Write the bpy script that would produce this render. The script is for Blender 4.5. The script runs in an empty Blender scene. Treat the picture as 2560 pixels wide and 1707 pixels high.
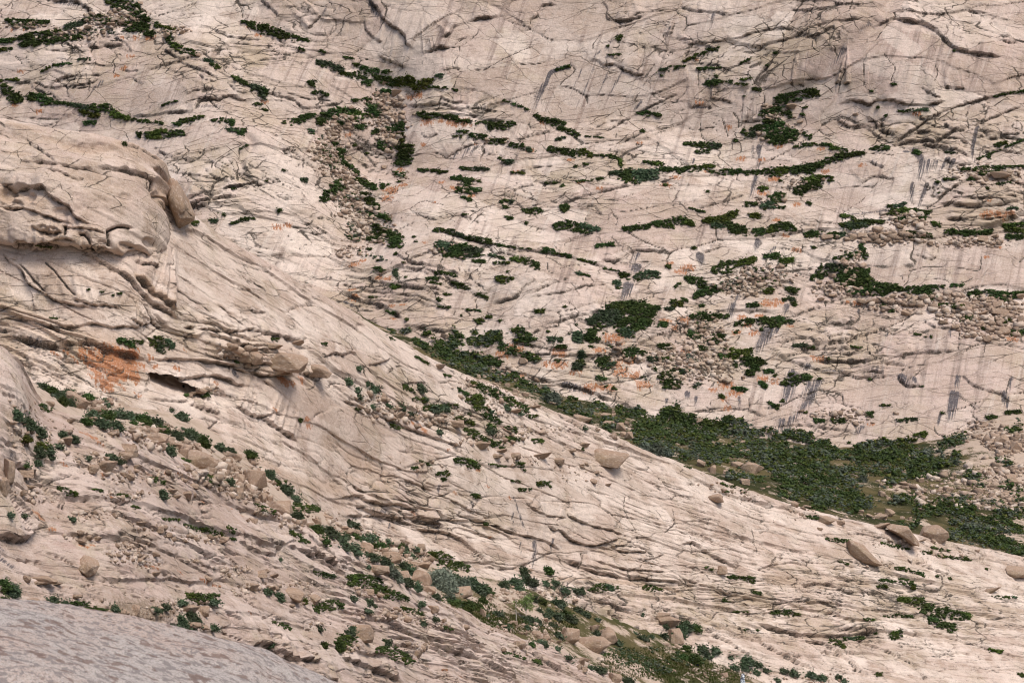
import bpy, bmesh, math, random
import numpy as np
from mathutils import Vector, Matrix, Quaternion
from mathutils.bvhtree import BVHTree

random.seed(7)
rng = np.random.default_rng(7)
SC = bpy.context.scene
COL = SC.collection
R = math.radians

# ------------------------------------------------------------------ camera, sky, sun, exposure
LENS, PITCH = 85.0, -1.5
PW, PH = 2560.0, 1707.0
FPX = LENS / 36.0 * PW
cam = bpy.data.cameras.new('camera')
cam.lens = LENS; cam.sensor_width = 36.0
cam.clip_start = 0.5; cam.clip_end = 5000.0
cam.dof.use_dof = True; cam.dof.focus_distance = 330.0; cam.dof.aperture_fstop = 18.0
camo = bpy.data.objects.new('camera', cam)
camo.rotation_euler = (R(90 + PITCH), 0, 0)
COL.objects.link(camo)
SC.camera = camo

SUN_DIR = Vector((0.36, -0.40, 0.95)).normalized()      # towards the sun
world = bpy.data.worlds.new('World'); SC.world = world
world.use_nodes = True
wn = world.node_tree.nodes; wl = world.node_tree.links
sky = wn.new('ShaderNodeTexSky'); sky.sky_type = 'NISHITA'; sky.sun_disc = False
sky.sun_elevation = math.asin(SUN_DIR.z)
sky.sun_rotation = math.atan2(SUN_DIR.x, SUN_DIR.y)
sky.air_density = 1.0; sky.dust_density = 4.0; sky.ozone_density = 0.6
bg = wn['Background']; bg.inputs['Strength'].default_value = 0.095
wl.new(sky.outputs[0], bg.inputs['Color'])

sun = bpy.data.lights.new('sun', 'SUN')
sun.energy = 1.8; sun.angle = R(22); sun.color = (1.0, 0.915, 0.81)
suno = bpy.data.objects.new('sun', sun)
suno.rotation_euler = SUN_DIR.to_track_quat('Z', 'Y').to_euler()
COL.objects.link(suno)

vs = SC.view_settings
vs.view_transform = 'Standard'; vs.look = 'None'; vs.gamma = 1.0
vs.use_curve_mapping = False
vs.exposure = 0.48

SC.cycles.filter_width = 1.1
SC.cycles.max_bounces = 4; SC.cycles.diffuse_bounces = 3; SC.cycles.glossy_bounces = 1; SC.cycles.transmission_bounces = 0
SC.cycles.use_adaptive_sampling = True; SC.cycles.adaptive_threshold = 0.03

# ------------------------------------------------------------------ photo coordinates -> rays
CP, SP = math.cos(R(PITCH)), math.sin(R(PITCH))
def ray(px, py):
    dx = (px - PW / 2) / FPX; dz = (PH / 2 - py) / FPX
    return Vector((dx, CP - dz * SP, SP + dz * CP))
def at(px, py, depth):
    r = ray(px, py)
    return r * (depth / r.y)
CROPS = {1: (0, 0, 2.735), 2: (850, 0, 2.735), 3: (1700, 0, 2.735),
         4: (0, 560, 2.703), 5: (850, 560, 2.703), 6: (1700, 560, 2.703),
         7: (0, 1130, 2.717), 8: (850, 1130, 2.717), 9: (1700, 1130, 2.717),
         0: (0, 0, 1.0)}
def cp(c, x, y):
    x0, y0, s = CROPS[c]
    return (x0 + x / s, y0 + y / s)

# ------------------------------------------------------------------ numpy noise
_prm = rng.permutation(256).astype(np.int32)
PERM = np.concatenate([_prm, _prm, _prm, _prm])
_ga = rng.random(256) * 2 * np.pi
GX, GY = np.cos(_ga).astype(np.float32), np.sin(_ga).astype(np.float32)
RV = rng.random(256).astype(np.float32); RV2 = rng.random(256).astype(np.float32); RV3 = rng.random(256).astype(np.float32)
def hidx(ix, iy, seed):
    return PERM[PERM[(ix + seed * 37) & 255] + ((iy + seed * 91) & 255)]
def perlin(x, y, seed=0):
    x = np.asarray(x, np.float32); y = np.asarray(y, np.float32)
    fx = np.floor(x); fy = np.floor(y)
    ix = fx.astype(np.int32); iy = fy.astype(np.int32)
    x = x - fx; y = y - fy
    u = x * x * x * (x * (x * 6 - 15) + 10); v = y * y * y * (y * (y * 6 - 15) + 10)
    def g(a, b):
        h = hidx(ix + a, iy + b, seed)
        return GX[h] * (x - a) + GY[h] * (y - b)
    a = g(0, 0); b = g(1, 0); c = g(0, 1); d = g(1, 1)
    return ((a + u * (b - a)) + v * ((c + u * (d - c)) - (a + u * (b - a)))) * 1.5
def fbm(x, y, seed=0, octv=4, gain=0.5):
    s = 0; a = 1.0; t = 0
    for k in range(octv):
        s = s + a * perlin(x, y, seed + k * 7); t += a
        a *= gain; x = x * 2.03 + 11.3; y = y * 2.03 - 7.7
    return s / t
def worley(x, y, seed=0, jit=0.95):
    """nearest and second nearest cell: distance, hash and offset of each"""
    x = np.asarray(x, np.float32); y = np.asarray(y, np.float32)
    ix = np.floor(x).astype(np.int32); iy = np.floor(y).astype(np.int32)
    z = np.zeros_like(x)
    A = [np.full(x.shape, 9.0, np.float32), z.astype(np.int32), z, z]; B = list(A)
    for a in (-1, 0, 1):
        for b in (-1, 0, 1):
            h = hidx(ix + a, iy + b, seed)
            ox = x - (ix + a + 0.5 + (RV[h] - 0.5) * jit); oy = y - (iy + b + 0.5 + (RV2[h] - 0.5) * jit)
            d = np.sqrt(ox * ox + oy * oy)
            C = [d, h, ox, oy]
            m = d < A[0]; m2 = d < B[0]
            B = [np.where(m, p, np.where(m2, q, r)) for p, q, r in zip(A, C, B)]
            A = [np.where(m, q, p) for p, q in zip(A, C)]
    return A, B
def sstep(a, b, x):
    t = np.clip((x - a) / (b - a), 0, 1)
    return t * t * (3 - 2 * t)
def slabs(u, v, su, sv, ang, seed, tilt=0.8, wamp=0.22, soft=0.22):
    """shingle-like sheets of rock: a height for each cell, thicker at its lower rim; and the distance to the joints"""
    ca, sa = math.cos(R(ang)), math.sin(R(ang))
    a = (u * ca + v * sa) / su; b = (-u * sa + v * ca) / sv
    wx = fbm(a * 0.9, b * 0.9, seed + 50, 3); wy = fbm(a * 0.9 + 31, b * 0.9, seed + 60, 3)
    A, B = worley(a + wamp * 1.6 * wx, b + wamp * 1.6 * wy, seed)
    H = lambda c: RV3[c[1]] - tilt * c[3] + 0.5 * (RV[c[1]] - 0.5) * c[2]
    e = B[0] - A[0]
    k = 0.5 + 0.5 * sstep(0, 2.2 * soft / min(su, sv), e)
    return H(A) * k + H(B) * (1 - k), e, RV2[A[1]]

# ------------------------------------------------------------------ mesh helpers
def new_obj(name, me, mat=None, parent=None, **props):
    o = bpy.data.objects.new(name, me)
    COL.objects.link(o)
    if mat is not None and me is not None and len(me.materials) == 0:
        me.materials.append(mat)
    if parent is not None:
        o.parent = parent
    for k, v in props.items():
        o[k] = v
    return o
def mesh_np(name, V, F, smooth=True):
    """V (n,3) float, F (m,k) int with one k"""
    V = np.ascontiguousarray(V, np.float32); F = np.ascontiguousarray(F, np.int32)
    me = bpy.data.meshes.new(name)
    me.vertices.add(len(V)); me.vertices.foreach_set('co', V.ravel())
    k = F.shape[1]
    me.loops.add(F.size); me.loops.foreach_set('vertex_index', F.ravel())
    me.polygons.add(len(F))
    me.polygons.foreach_set('loop_start', np.arange(0, F.size, k, dtype=np.int32))
    if smooth:
        me.polygons.foreach_set('use_smooth', np.ones(len(F), bool))
    me.update(calc_edges=True)
    return me
def grid_faces(nr, nc):
    i = np.arange(nr * nc, dtype=np.int32).reshape(nr, nc)
    return np.stack([i[:-1, :-1], i[1:, :-1], i[1:, 1:], i[:-1, 1:]], -1).reshape(-1, 4)
def set_attr(me, name, arr):
    at_ = me.attributes.new(name, 'FLOAT', 'POINT')
    at_.data.foreach_set('value', np.ascontiguousarray(arr, np.float32).ravel())
def grid_normals(P):
    du = np.gradient(P, axis=1); dv = np.gradient(P, axis=0)
    n = np.cross(du, dv); n /= np.linalg.norm(n, axis=-1, keepdims=True) + 1e-9
    return n
def catmull(P, t):
    """P (n, ...) control values, t (m,) in [0, n-1]"""
    n = len(P); i = np.clip(np.floor(t).astype(int), 0, n - 2); f = (t - i)
    g = lambda k: P[np.clip(i + k, 0, n - 1)]
    f = f.reshape((-1,) + (1,) * (P.ndim - 1))
    p0, p1, p2, p3 = g(-1), g(0), g(1), g(2)
    return 0.5 * (2 * p1 + (p2 - p0) * f + (2 * p0 - 5 * p1 + 4 * p2 - p3) * f ** 2 + (3 * p1 - p0 - 3 * p2 + p3) * f ** 3)
def loft(L, tr, tc):
    A = catmull(L, tr)
    return np.swapaxes(catmull(np.swapaxes(A, 0, 1), tc), 0, 1)
def tsamp(knots):
    """[(t0, n), (t1, n), ... (tk, 0)] -> samples with n steps in each span"""
    out = []
    for (a, n), (b, _) in zip(knots[:-1], knots[1:]):
        out.append(np.linspace(a, b, n, endpoint=False))
    out.append([knots[-1][0]])
    return np.concatenate(out)

class Layer:
    """a sheet of ground: P base points, N outward normals, u/v metres in the sheet's own plane"""
    def __init__(self, P, cell=0.3):
        self.cell = cell; self.P = P; n = grid_normals(P)
        toward = -P.reshape(-1, 3).mean(0) + np.array([0, 0, 60])
        if (n.reshape(-1, 3).mean(0) @ toward) < 0:
            n = -n; self.flip = True
        else:
            self.flip = False
        self.N = n
        e1 = (P[:, -1] - P[:, 0]).mean(0); e1 /= np.linalg.norm(e1)
        e2 = (P[0] - P[-1]).mean(0) if P[0, :, 2].mean() > P[-1, :, 2].mean() else (P[-1] - P[0]).mean(0)
        e2 = e2 - e1 * (e1 @ e2); e2 /= np.linalg.norm(e2)
        self.set_axes(e1, e2)
        st = [max(1, P.shape[0] // 90), max(1, P.shape[1] // 160)]
        lo = P[::st[0], ::st[1]]; self.st = st; self.nlo = lo.shape[1]; self.lo = lo.reshape(-1, 3)
        vv = [tuple(p) for p in lo.reshape(-1, 3).tolist()]
        self.bvh = BVHTree.FromPolygons(vv, grid_faces(*lo.shape[:2]).tolist())
        self.D = np.zeros(P.shape[:2], np.float32)
        self.att = {k: np.zeros(P.shape[:2], np.float32) for k in ('stain', 'lichen', 'soil', 'rough', 'warm', 'joint_shade', 'fresh', 'tone')}
    def set_axes(self, e1, e2):
        self.e1, self.e2 = np.array(e1, float), np.array(e2, float)
        self.U = (self.P @ self.e1).astype(np.float32); self.V = (self.P @ self.e2).astype(np.float32)
    def arc(self):
        """v as the length along the ground instead of its projection"""
        d = np.linalg.norm(np.diff(self.P, axis=0), axis=-1)
        self.V = -np.concatenate([np.zeros((1, d.shape[1])), np.cumsum(d, 0)]).astype(np.float32)
        if self.P[0, :, 2].mean() < self.P[-1, :, 2].mean(): self.V = -self.V
        self.V += 1000.0
        self.Vlo = self.V[::self.st[0], ::self.st[1]].ravel()
    def uv(self, px, py):
        h, _, f, _ = self.bvh.ray_cast(Vector((0, 0, 0)), ray(px, py))
        if h is None: return None
        h = np.array(h)
        if not hasattr(self, 'Vlo'): return (h @ self.e1, h @ self.e2)
        a, b = divmod(f, self.nlo - 1); i0 = a * self.nlo + b; ids = [i0, i0 + self.nlo, i0 + self.nlo + 1, i0 + 1]
        e = self.lo[ids[1]] - self.lo[i0]; l2 = e @ e + 1e-9
        t = np.clip(((h - self.lo[i0]) @ e) / l2, 0, 1)
        return (h @ self.e1, self.Vlo[i0] * (1 - t) + self.Vlo[ids[1]] * t)
    def trace(self, c, pts, sub=3):
        q = [self.uv(*cp(c, x, y)) for x, y in pts]
        q = np.array([p for p in q if p is not None], float)
        if len(q) < 2: return None
        if len(q) > 2:
            q = catmull(q, np.linspace(0, len(q) - 1, (len(q) - 1) * sub + 1))
        return q
    def near(self, q, margin):
        lo = q.min(0) - margin; hi = q.max(0) + margin
        if not hasattr(self, 'ext'):
            self.ext = (self.V.min(1), self.V.max(1), self.U.min(0), self.U.max(0))
        r = np.nonzero((self.ext[1] > lo[1]) & (self.ext[0] < hi[1]))[0]; c = np.nonzero((self.ext[3] > lo[0]) & (self.ext[2] < hi[0]))[0]
        if len(r) == 0 or len(c) == 0: return (np.zeros(0, int), np.zeros(0, int))
        r0, r1, c0, c1 = r[0], r[-1] + 1, c[0], c[-1] + 1
        us = self.U[r0:r1, c0:c1]; vs_ = self.V[r0:r1, c0:c1]
        i, j = np.nonzero((us > lo[0]) & (us < hi[0]) & (vs_ > lo[1]) & (vs_ < hi[1]))
        return (i + r0, j + c0)
    def warp(self, k):
        if not hasattr(self, 'wc'): self.wc = {}
        if k not in self.wc:
            a, b = self.U / (k * 6), self.V / (k * 6)
            self.wc[k] = (fbm(a, b, 3, 3), fbm(a + 9, b, 8, 3))
        return self.wc[k]
    def field(self, q, margin, wob=0.0, seed=3):
        """distance to a traced line: index, unsigned d, signed s (+ above), t along 0..1, tangent offset"""
        idx = self.near(q, margin)
        u = self.U[idx].astype(np.float32); v = self.V[idx].astype(np.float32)
        if wob:
            wu, wv = self.warp(wob)
            u = u + wob * wu[idx]; v = v + wob * wv[idx]
        if q[-1, 0] < q[0, 0]: q = q[::-1]
        best = np.full(u.shape, 1e9, np.float32); s = np.zeros_like(best); t = np.zeros_like(best)
        L = np.hypot(*np.diff(q, axis=0).T); cum = np.concatenate([[0], np.cumsum(L)]); tot = cum[-1] + 1e-6
        for k in range(len(q) - 1):
            a, b = q[k], q[k + 1]; ab = b - a; l2 = ab @ ab + 1e-9
            f = np.clip(((u - a[0]) * ab[0] + (v - a[1]) * ab[1]) / l2, 0, 1)
            dx = u - a[0] - f * ab[0]; dy = v - a[1] - f * ab[1]
            d = np.hypot(dx, dy); m = d < best
            best = np.where(m, d, best)
            s = np.where(m, np.where(ab[0] * (v - a[1]) - ab[1] * (u - a[0]) >= 0, d, -d), s)
            t = np.where(m, (cum[k] + f * L[k]) / tot, t)
        return idx, best, s, t
    def ledge(self, c, pts, h, up=12.0, dn=3.0, wob=0.5):
        h = min(h, 0.85 + 0.35 * (h - 0.85)) if h > 0.85 else h
        q = self.trace(c, pts)
        if q is None: return
        wob *= 0.6
        idx, d, s, t = self.field(q, up * h * 1.6 + 1.0, wob)
        tap = sstep(0, 0.12, t) * sstep(0, 0.12, 1 - t) * 0.85 + 0.15
        tap = tap * (0.65 + 0.5 * perlin(t * 9, t * 0 + h * 13, 4))
        w = self.cell
        k = sstep(-w, w, s)
        prof = k * np.clip(1 - s / (up * h * 1.6), 0, 1) ** 1.5 - (1 - k) * 0.3 * np.exp(np.minimum(s, 0) / (dn * h))
        g = np.exp(-((s + 0.6 * w) / (0.62 * w)) ** 2)
        self.D[idx] += 0.95 * h * tap * prof - (0.15 * h + 0.35 * w) * tap * g
        gj = np.exp(-((s + 0.5 * w) / (w * (0.55 + 0.6 * min(1, h)))) ** 2)
        self.att['joint_shade'][idx] = np.maximum(self.att['joint_shade'][idx], tap * gj * min(1, 0.5 + h))  # shade under the ledge, painted in as a dark line
    def crack(self, c, pts, h, w=0.3, wob=0.4):
        q = self.trace(c, pts)
        if q is None: return
        idx, d, s, t = self.field(q, 3.0, wob)
        tap = sstep(0, 0.1, t) * sstep(0, 0.1, 1 - t) * 0.8 + 0.2
        g = tap * np.exp(-(d / w) ** 2)
        self.D[idx] -= h * g
        self.att['joint_shade'][idx] = np.maximum(self.att['joint_shade'][idx], g)  # the deep crack's darkness goes into the colour too, along with its soil
    def trough(self, c, pts, h, w):
        q = self.trace(c, pts)
        if q is None: return
        idx, d, s, t = self.field(q, w * 3)
        self.D[idx] -= h * np.exp(-(d / w) ** 2)
    def stroke(self, key, c, pts, w, val=1.0, soft=0.6, wob=0.3):
        if len(pts) == 1: pts = [pts[0], (pts[0][0] + 2, pts[0][1] + 2)]
        q = self.trace(c, pts)
        if q is None: return
        depth = float(np.linalg.norm(self.P.reshape(-1, 3).mean(0)))
        wm = w / CROPS[c][2] / FPX * depth
        idx, d, s, t = self.field(q, wm * 2 + 1, wob)
        if key == 'stain':
            soft = 0.95; vv_ = self.V[idx]; lo, hi = q[:, 1].min(), q[:, 1].max() + 1e-3
            val = val * (0.25 + 0.75 * np.clip((vv_ - lo) / (hi - lo), 0, 1))
        self.att[key][idx] = np.maximum(self.att[key][idx], val * sstep(wm * (1 + soft), wm * (1 - soft), d))
    def blob(self, c, x, y, rx, ry, soft=0.5):
        """0..1 mask of an elliptical patch given on the photograph"""
        a = self.uv(*cp(c, x, y)); b = self.uv(*cp(c, x + rx, y)); d = self.uv(*cp(c, x, y - ry))
        if a is None or b is None or d is None: return np.zeros_like(self.D)
        ax = max(0.5, math.hypot(b[0] - a[0], b[1] - a[1])); ay = max(0.5, math.hypot(d[0] - a[0], d[1] - a[1]))
        r = np.sqrt(((self.U - a[0]) / ax) ** 2 + ((self.V - a[1]) / ay) ** 2) + 0.45 * self.warp(4.0)[0]
        return sstep(1 + soft, 1 - soft, r).astype(np.float32)
    def build(self, name, mat, cull=None, sharp=0, **props):
        Q = self.P + self.N * self.D[..., None] + getattr(self, 'extra', 0)
        F = grid_faces(*self.D.shape)
        if cull is not None: F = F[~cull[:-1, :-1].ravel()]
        if self.flip: F = F[:, ::-1]
        me = mesh_np(name, Q.reshape(-1, 3), F)
        if sharp: me.set_sharp_from_angle(angle=R(sharp))
        for k, a in self.att.items(): set_attr(me, k, a)
        self.obj = new_obj(name, me, mat, None, **props)
        return self.obj

# ------------------------------------------------------------------ materials
class NT:
    def __init__(self, name):
        self.m = bpy.data.materials.new(name); self.m.use_nodes = True
        self.t = self.m.node_tree; self.n = self.t.nodes; self.l = self.t.links
        self.bsdf = self.n['Principled BSDF']
        self.bsdf.inputs['Specular IOR Level'].default_value = 0.0
        self.bsdf.inputs['Roughness'].default_value = 0.9
    def node(self, typ, **kw):
        nd = self.n.new('ShaderNode' + typ)
        for k, v in kw.items(): setattr(nd, k, v)
        return nd
    def put(self, sock, v):
        if isinstance(v, bpy.types.NodeSocket): self.l.new(v, sock)
        elif isinstance(v, (tuple, list)) and len(v) == 3 and sock.type == 'RGBA': sock.default_value = (*v, 1)
        else: sock.default_value = v
    def coord(self, scale=(1, 1, 1), skew=0.0, rot=(0, 0, 0)):
        tc = self.node('TexCoord'); mp = self.node('Mapping')
        src = tc.outputs['Object']
        if skew:
            sp = self.node('SeparateXYZ'); self.l.new(src, sp.inputs[0])
            cb = self.node('CombineXYZ')
            self.l.new(self.math('ADD', sp.outputs[0], self.math('MULTIPLY', sp.outputs[2], skew)), cb.inputs[0])
            self.l.new(sp.outputs[1], cb.inputs[1]); self.l.new(sp.outputs[2], cb.inputs[2])
            src = cb.outputs[0]
        self.l.new(src, mp.inputs[0])
        mp.inputs['Scale'].default_value = scale; mp.inputs['Rotation'].default_value = rot
        return mp.outputs[0]
    def axes(self, ax, sc, warp=0.0, wscale=1.0):
        tc = self.node('TexCoord'); cb = self.node('CombineXYZ')
        e1 = Vector(ax[0]).normalized(); e2 = Vector(ax[1]); e2 = (e2 - e1 * e1.dot(e2)).normalized(); e3 = e1.cross(e2)
        for k, e in enumerate((e1, e2, e3)):
            d = self.node('VectorMath', operation='DOT_PRODUCT'); self.l.new(tc.outputs['Object'], d.inputs[0]); d.inputs[1].default_value = e * sc[k]
            self.l.new(d.outputs['Value'], cb.inputs[k])
        if not warp: return cb.outputs[0]
        nz = self.node('TexNoise'); self.l.new(cb.outputs[0], nz.inputs['Vector']); nz.inputs['Scale'].default_value = wscale; nz.inputs['Detail'].default_value = 3
        sc_ = self.node('VectorMath', operation='SCALE'); self.l.new(nz.outputs['Color'], sc_.inputs[0]); sc_.inputs['Scale'].default_value = warp
        ad = self.node('VectorMath', operation='ADD'); self.l.new(cb.outputs[0], ad.inputs[0]); self.l.new(sc_.outputs[0], ad.inputs[1])
        return ad.outputs[0]
    def noise(self, co, scale, detail=4, rough=0.55, dist=0.0):
        nd = self.node('TexNoise'); self.l.new(co, nd.inputs['Vector'])
        nd.inputs['Scale'].default_value = scale; nd.inputs['Detail'].default_value = detail
        nd.inputs['Roughness'].default_value = rough; nd.inputs['Distortion'].default_value = dist
        return nd.outputs['Fac']
    def voro(self, co, scale, feature='F1', out='Distance'):
        nd = self.node('TexVoronoi', feature=feature); self.l.new(co, nd.inputs['Vector'])
        nd.inputs['Scale'].default_value = scale
        return nd.outputs[out]
    def ramp(self, v, a, b):
        nd = self.node('MapRange', interpolation_type='SMOOTHSTEP'); self.put(nd.inputs['Value'], v)
        nd.inputs['From Min'].default_value = a; nd.inputs['From Max'].default_value = b
        return nd.outputs[0]
    def math(self, op, a, b=0.0, clamp=False):
        nd = self.node('Math', operation=op, use_clamp=clamp); self.put(nd.inputs[0], a); self.put(nd.inputs[1], b)
        return nd.outputs[0]
    def mix(self, f, a, b, mode='MIX'):
        nd = self.node('Mix', data_type='RGBA', blend_type=mode)
        self.put(nd.inputs['Factor'], f); self.put(nd.inputs['A'], a); self.put(nd.inputs['B'], b)
        return nd.outputs['Result']
    def attr(self, name):
        nd = self.node('Attribute'); nd.attribute_name = name
        return nd.outputs['Fac']
    def bump(self, h, strength, dist):
        nd = self.node('Bump'); self.put(nd.inputs['Height'], h)
        nd.inputs['Strength'].default_value = strength; nd.inputs['Distance'].default_value = dist
        if self.bsdf.inputs['Normal'].is_linked:
            self.l.new(self.bsdf.inputs['Normal'].links[0].from_socket, nd.inputs['Normal'])
        self.l.new(nd.outputs[0], self.bsdf.inputs['Normal'])
    def color(self, c): self.put(self.bsdf.inputs['Base Color'], c)

PALE = (0.590, 0.510, 0.465); BEIGE = (0.430, 0.345, 0.295); PINK = (0.510, 0.410, 0.375); TAN = (0.445, 0.375, 0.295)
def rock_mat(name, S, pale=PALE, beige=BEIGE, pink=PINK, tan=TAN, speck=0.0, streak=0.5, attrs=True, bumpd=1.0, skew=-0.35, fresh=(0.80, 0.725, 0.67), ax=None, nets=(), lines=0.0, tint=False):
    """S: size in metres of about one picture point on this surface"""
    wm_ = lambda q: (q[0] * 1.02, q[1] * 0.985, q[2] * 0.955)
    pale, beige, pink, tan, fresh = map(wm_, (pale, beige, pink, tan, fresh))
    t = NT(name)
    co = t.coord()
    big = t.noise(co, 0.028 / S * 0.25, 3, 0.6)
    mid = t.noise(co, 0.13 / S * 0.25, 5, 0.62)
    fine = t.noise(co, 0.9 / S * 0.25, 3, 0.65)
    c = t.mix(t.ramp(big, 0.38, 0.62), pale, pink)
    c = t.mix(t.math('MULTIPLY', t.ramp(mid, 0.44, 0.64), 0.8), c, beige)
    mid2 = t.noise(t.coord((1, 1, 1.6), rot=(0.3, 0.2, 0.6)), 0.075 / S * 0.25, 5, 0.66)
    c = t.mix(t.math('MULTIPLY', t.ramp(mid2, 0.50, 0.66), 0.75), c, tan)
    c = t.mix(t.math('MULTIPLY', t.ramp(fine, 0.40, 0.70), 0.40), c, (0.34, 0.27, 0.22))
    if streak:
        sco = t.coord((1, 0.03, 0.05), skew)
        s1 = t.noise(sco, 0.55 / S * 0.25, 5, 0.6)
        s2 = t.noise(co, 0.05 / S * 0.25, 3, 0.5)
        f = t.math('MULTIPLY', t.ramp(s1, 0.50, 0.68), t.math('MULTIPLY', t.ramp(s2, 0.36, 0.54), streak))
        c = t.mix(f, c, (0.27, 0.205, 0.18))
        s3 = t.noise(t.coord((1, 0.03, 0.06), skew * 1.3), 0.8 / S * 0.25, 4, 0.6)
        c = t.mix(t.math('MULTIPLY', t.ramp(s3, 0.56, 0.72), 0.5 * streak), c, (0.62, 0.56, 0.51))
    if attrs:
        c = t.mix(t.math('MULTIPLY', t.math('MULTIPLY', t.attr('fresh'), t.ramp(mid, 0.62, 0.40)), 0.8), c, fresh)
        to = t.attr('tone')
        c = t.mix(t.math('MULTIPLY', t.ramp(to, 0.50, 0.85), 0.55), c, beige)
        c = t.mix(t.math('MULTIPLY', t.ramp(to, 0.50, 0.10), 0.45), c, fresh)
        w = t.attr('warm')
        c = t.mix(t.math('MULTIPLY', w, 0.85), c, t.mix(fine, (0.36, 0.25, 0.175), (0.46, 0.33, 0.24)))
        ro = t.attr('rough')
        c = t.mix(t.math('MULTIPLY', t.math('MULTIPLY', ro, t.ramp(mid, 0.36, 0.60)), 0.75), c, t.mix(fine, (0.30, 0.235, 0.165), (0.50, 0.41, 0.295)))
        st = t.attr('stain')
        sn = t.noise(t.coord((1, 0.02, 0.035), skew), 3.4 / S * 0.25, 3, 0.7)
        f = t.ramp(t.math('ADD', st, t.math('MULTIPLY', t.math('SUBTRACT', sn, 0.5), 3.2)), 0.0, 0.52)
        f = t.math('MULTIPLY', f, t.ramp(st, 0.02, 0.35))
        c = t.mix(t.math('MULTIPLY', f, 0.92), c, (0.06, 0.06, 0.075))
        li = t.attr('lichen')
        ln = t.noise(t.coord((1, 0.5, 0.3)), 2.2 / S * 0.25, 3, 0.75)
        f = t.ramp(t.math('ADD', li, t.math('MULTIPLY', t.math('SUBTRACT', ln, 0.5), 2.8)), 0.34, 0.66)
        f = t.math('MULTIPLY', f, t.ramp(li, 0.03, 0.3))
        c = t.mix(t.math('MULTIPLY', f, 0.85), c, t.mix(ln, (0.27, 0.075, 0.02), (0.42, 0.17, 0.055)))
        jn = t.attr('joint_shade')
        f = t.ramp(t.math('ADD', jn, t.math('MULTIPLY', t.math('SUBTRACT', fine, 0.5), 1.0)), 0.28, 0.70)
        c = t.mix(t.math('MULTIPLY', f, 0.92), c, (0.055, 0.046, 0.038))  # near-black: painted shade of ledges and cracks, plus soil in the joints
        so = t.attr('soil')
        f = t.ramp(t.math('ADD', so, t.math('MULTIPLY', t.math('SUBTRACT', fine, 0.5), 1.2)), 0.35, 0.7)
        c = t.mix(f, c, t.mix(mid, (0.17, 0.125, 0.09), (0.33, 0.25, 0.185)))
    if tint:
        ti = t.attr('tint'); c = t.mix(t.ramp(ti, 0.5, 1.0), t.mix(t.ramp(ti, 0.5, 0.0), c, (0.56, 0.47, 0.40)), (0.21, 0.15, 0.11))
    height = t.math('ADD', t.math('MULTIPLY', mid, 1.6), t.math('MULTIPLY', fine, 0.7))
    grain = t.noise(co, 3.4 / S * 0.25, 2, 0.7)
    c = t.mix(t.math('MULTIPLY', t.ramp(grain, 0.50, 0.74), 0.40), c, (0.27, 0.21, 0.17))
    c = t.mix(t.math('MULTIPLY', t.ramp(grain, 0.50, 0.32), 0.30), c, (0.68, 0.61, 0.56))
    if lines:
        ln = t.noise(t.axes(ax, (0.05, 1.0, 0.8)), 1.5 / S * 0.25, 4, 0.65)
        c = t.mix(t.math('MULTIPLY', t.ramp(ln, 0.53, 0.68), lines), c, (0.20, 0.155, 0.125))
        c = t.mix(t.math('MULTIPLY', t.ramp(ln, 0.46, 0.33), 0.5 * lines), c, (0.62, 0.55, 0.50))
        height = t.math('SUBTRACT', height, t.math('MULTIPLY', t.ramp(ln, 0.5, 0.68), 0.7 * lines))
    for i, (a, b, ang, wd, lo) in enumerate(nets):
        e1 = Vector(ax[0]).normalized(); e2 = Vector(ax[1]); e2 = (e2 - e1 * e1.dot(e2)).normalized()
        ca, sa = math.cos(R(ang)), math.sin(R(ang))
        vo = t.node('TexVoronoi', feature='DISTANCE_TO_EDGE', voronoi_dimensions='2D')
        t.l.new(t.axes((e1 * ca + e2 * sa, e2 * ca - e1 * sa), (1 / a, 1 / b, 0.0), 0.30, 1.6), vo.inputs['Vector']); vo.inputs['Scale'].default_value = 1.0
        f = t.math('MULTIPLY', t.ramp(vo.outputs['Distance'], wd, wd * 0.3), t.ramp((mid, mid2)[i % 2], lo, lo + 0.08))
        f = t.math('MULTIPLY', f, t.ramp(t.attr('rough'), -0.25, 0.35))
        c = t.mix(t.math('MULTIPLY', f, 0.80), c, (0.070, 0.058, 0.048))
        height = t.math('SUBTRACT', height, t.math('MULTIPLY', f, 1.3))
    if speck:
        sp = t.noise(t.coord((1, 1, 1)), 2.6 / S * 0.25, 3, 0.7)
        sm = t.noise(co, 0.16 / S * 0.25, 3, 0.6)
        f = t.math('MULTIPLY', t.ramp(sp, 0.575, 0.64), t.math('MULTIPLY', t.ramp(sm, 0.42, 0.62), speck))
        c = t.mix(f, c, (0.105, 0.09, 0.085))
    t.color(c)
    t.bump(height, 0.7 * bumpd, 1.4 * S)
    return t.m

AX_FAR = ((1, 0, 0.05), (0, 0.68, 0.73))
AX_RIDGE = (tuple(at(2700, 1425, 392) - at(0, 330, 252)), (0, 0.5, 1)); AX_NEAR = (tuple(at(1750, 1760, 262) - at(0, 875, 138)), (0, 0.5, 1))
M_FAR = rock_mat('granite_far', 0.25, streak=1.0, speck=0.25, ax=AX_FAR, nets=((17, 4.2, 15, 0.018, 0.44), (12, 3.6, -17, 0.021, 0.44), (30, 7.0, 4, 0.011, 0.42)), lines=0.2)
M_RIDGE = rock_mat('granite_ridge', 0.12, pale=(0.55, 0.47, 0.42), pink=(0.50, 0.395, 0.35), beige=(0.41, 0.32, 0.265), fresh=(0.72, 0.64, 0.585), streak=0.25, speck=0.55, ax=AX_RIDGE, nets=((9, 1.7, 4, 0.030, 0.47), (5, 1.3, -8, 0.032, 0.50)), lines=0.26)
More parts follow.
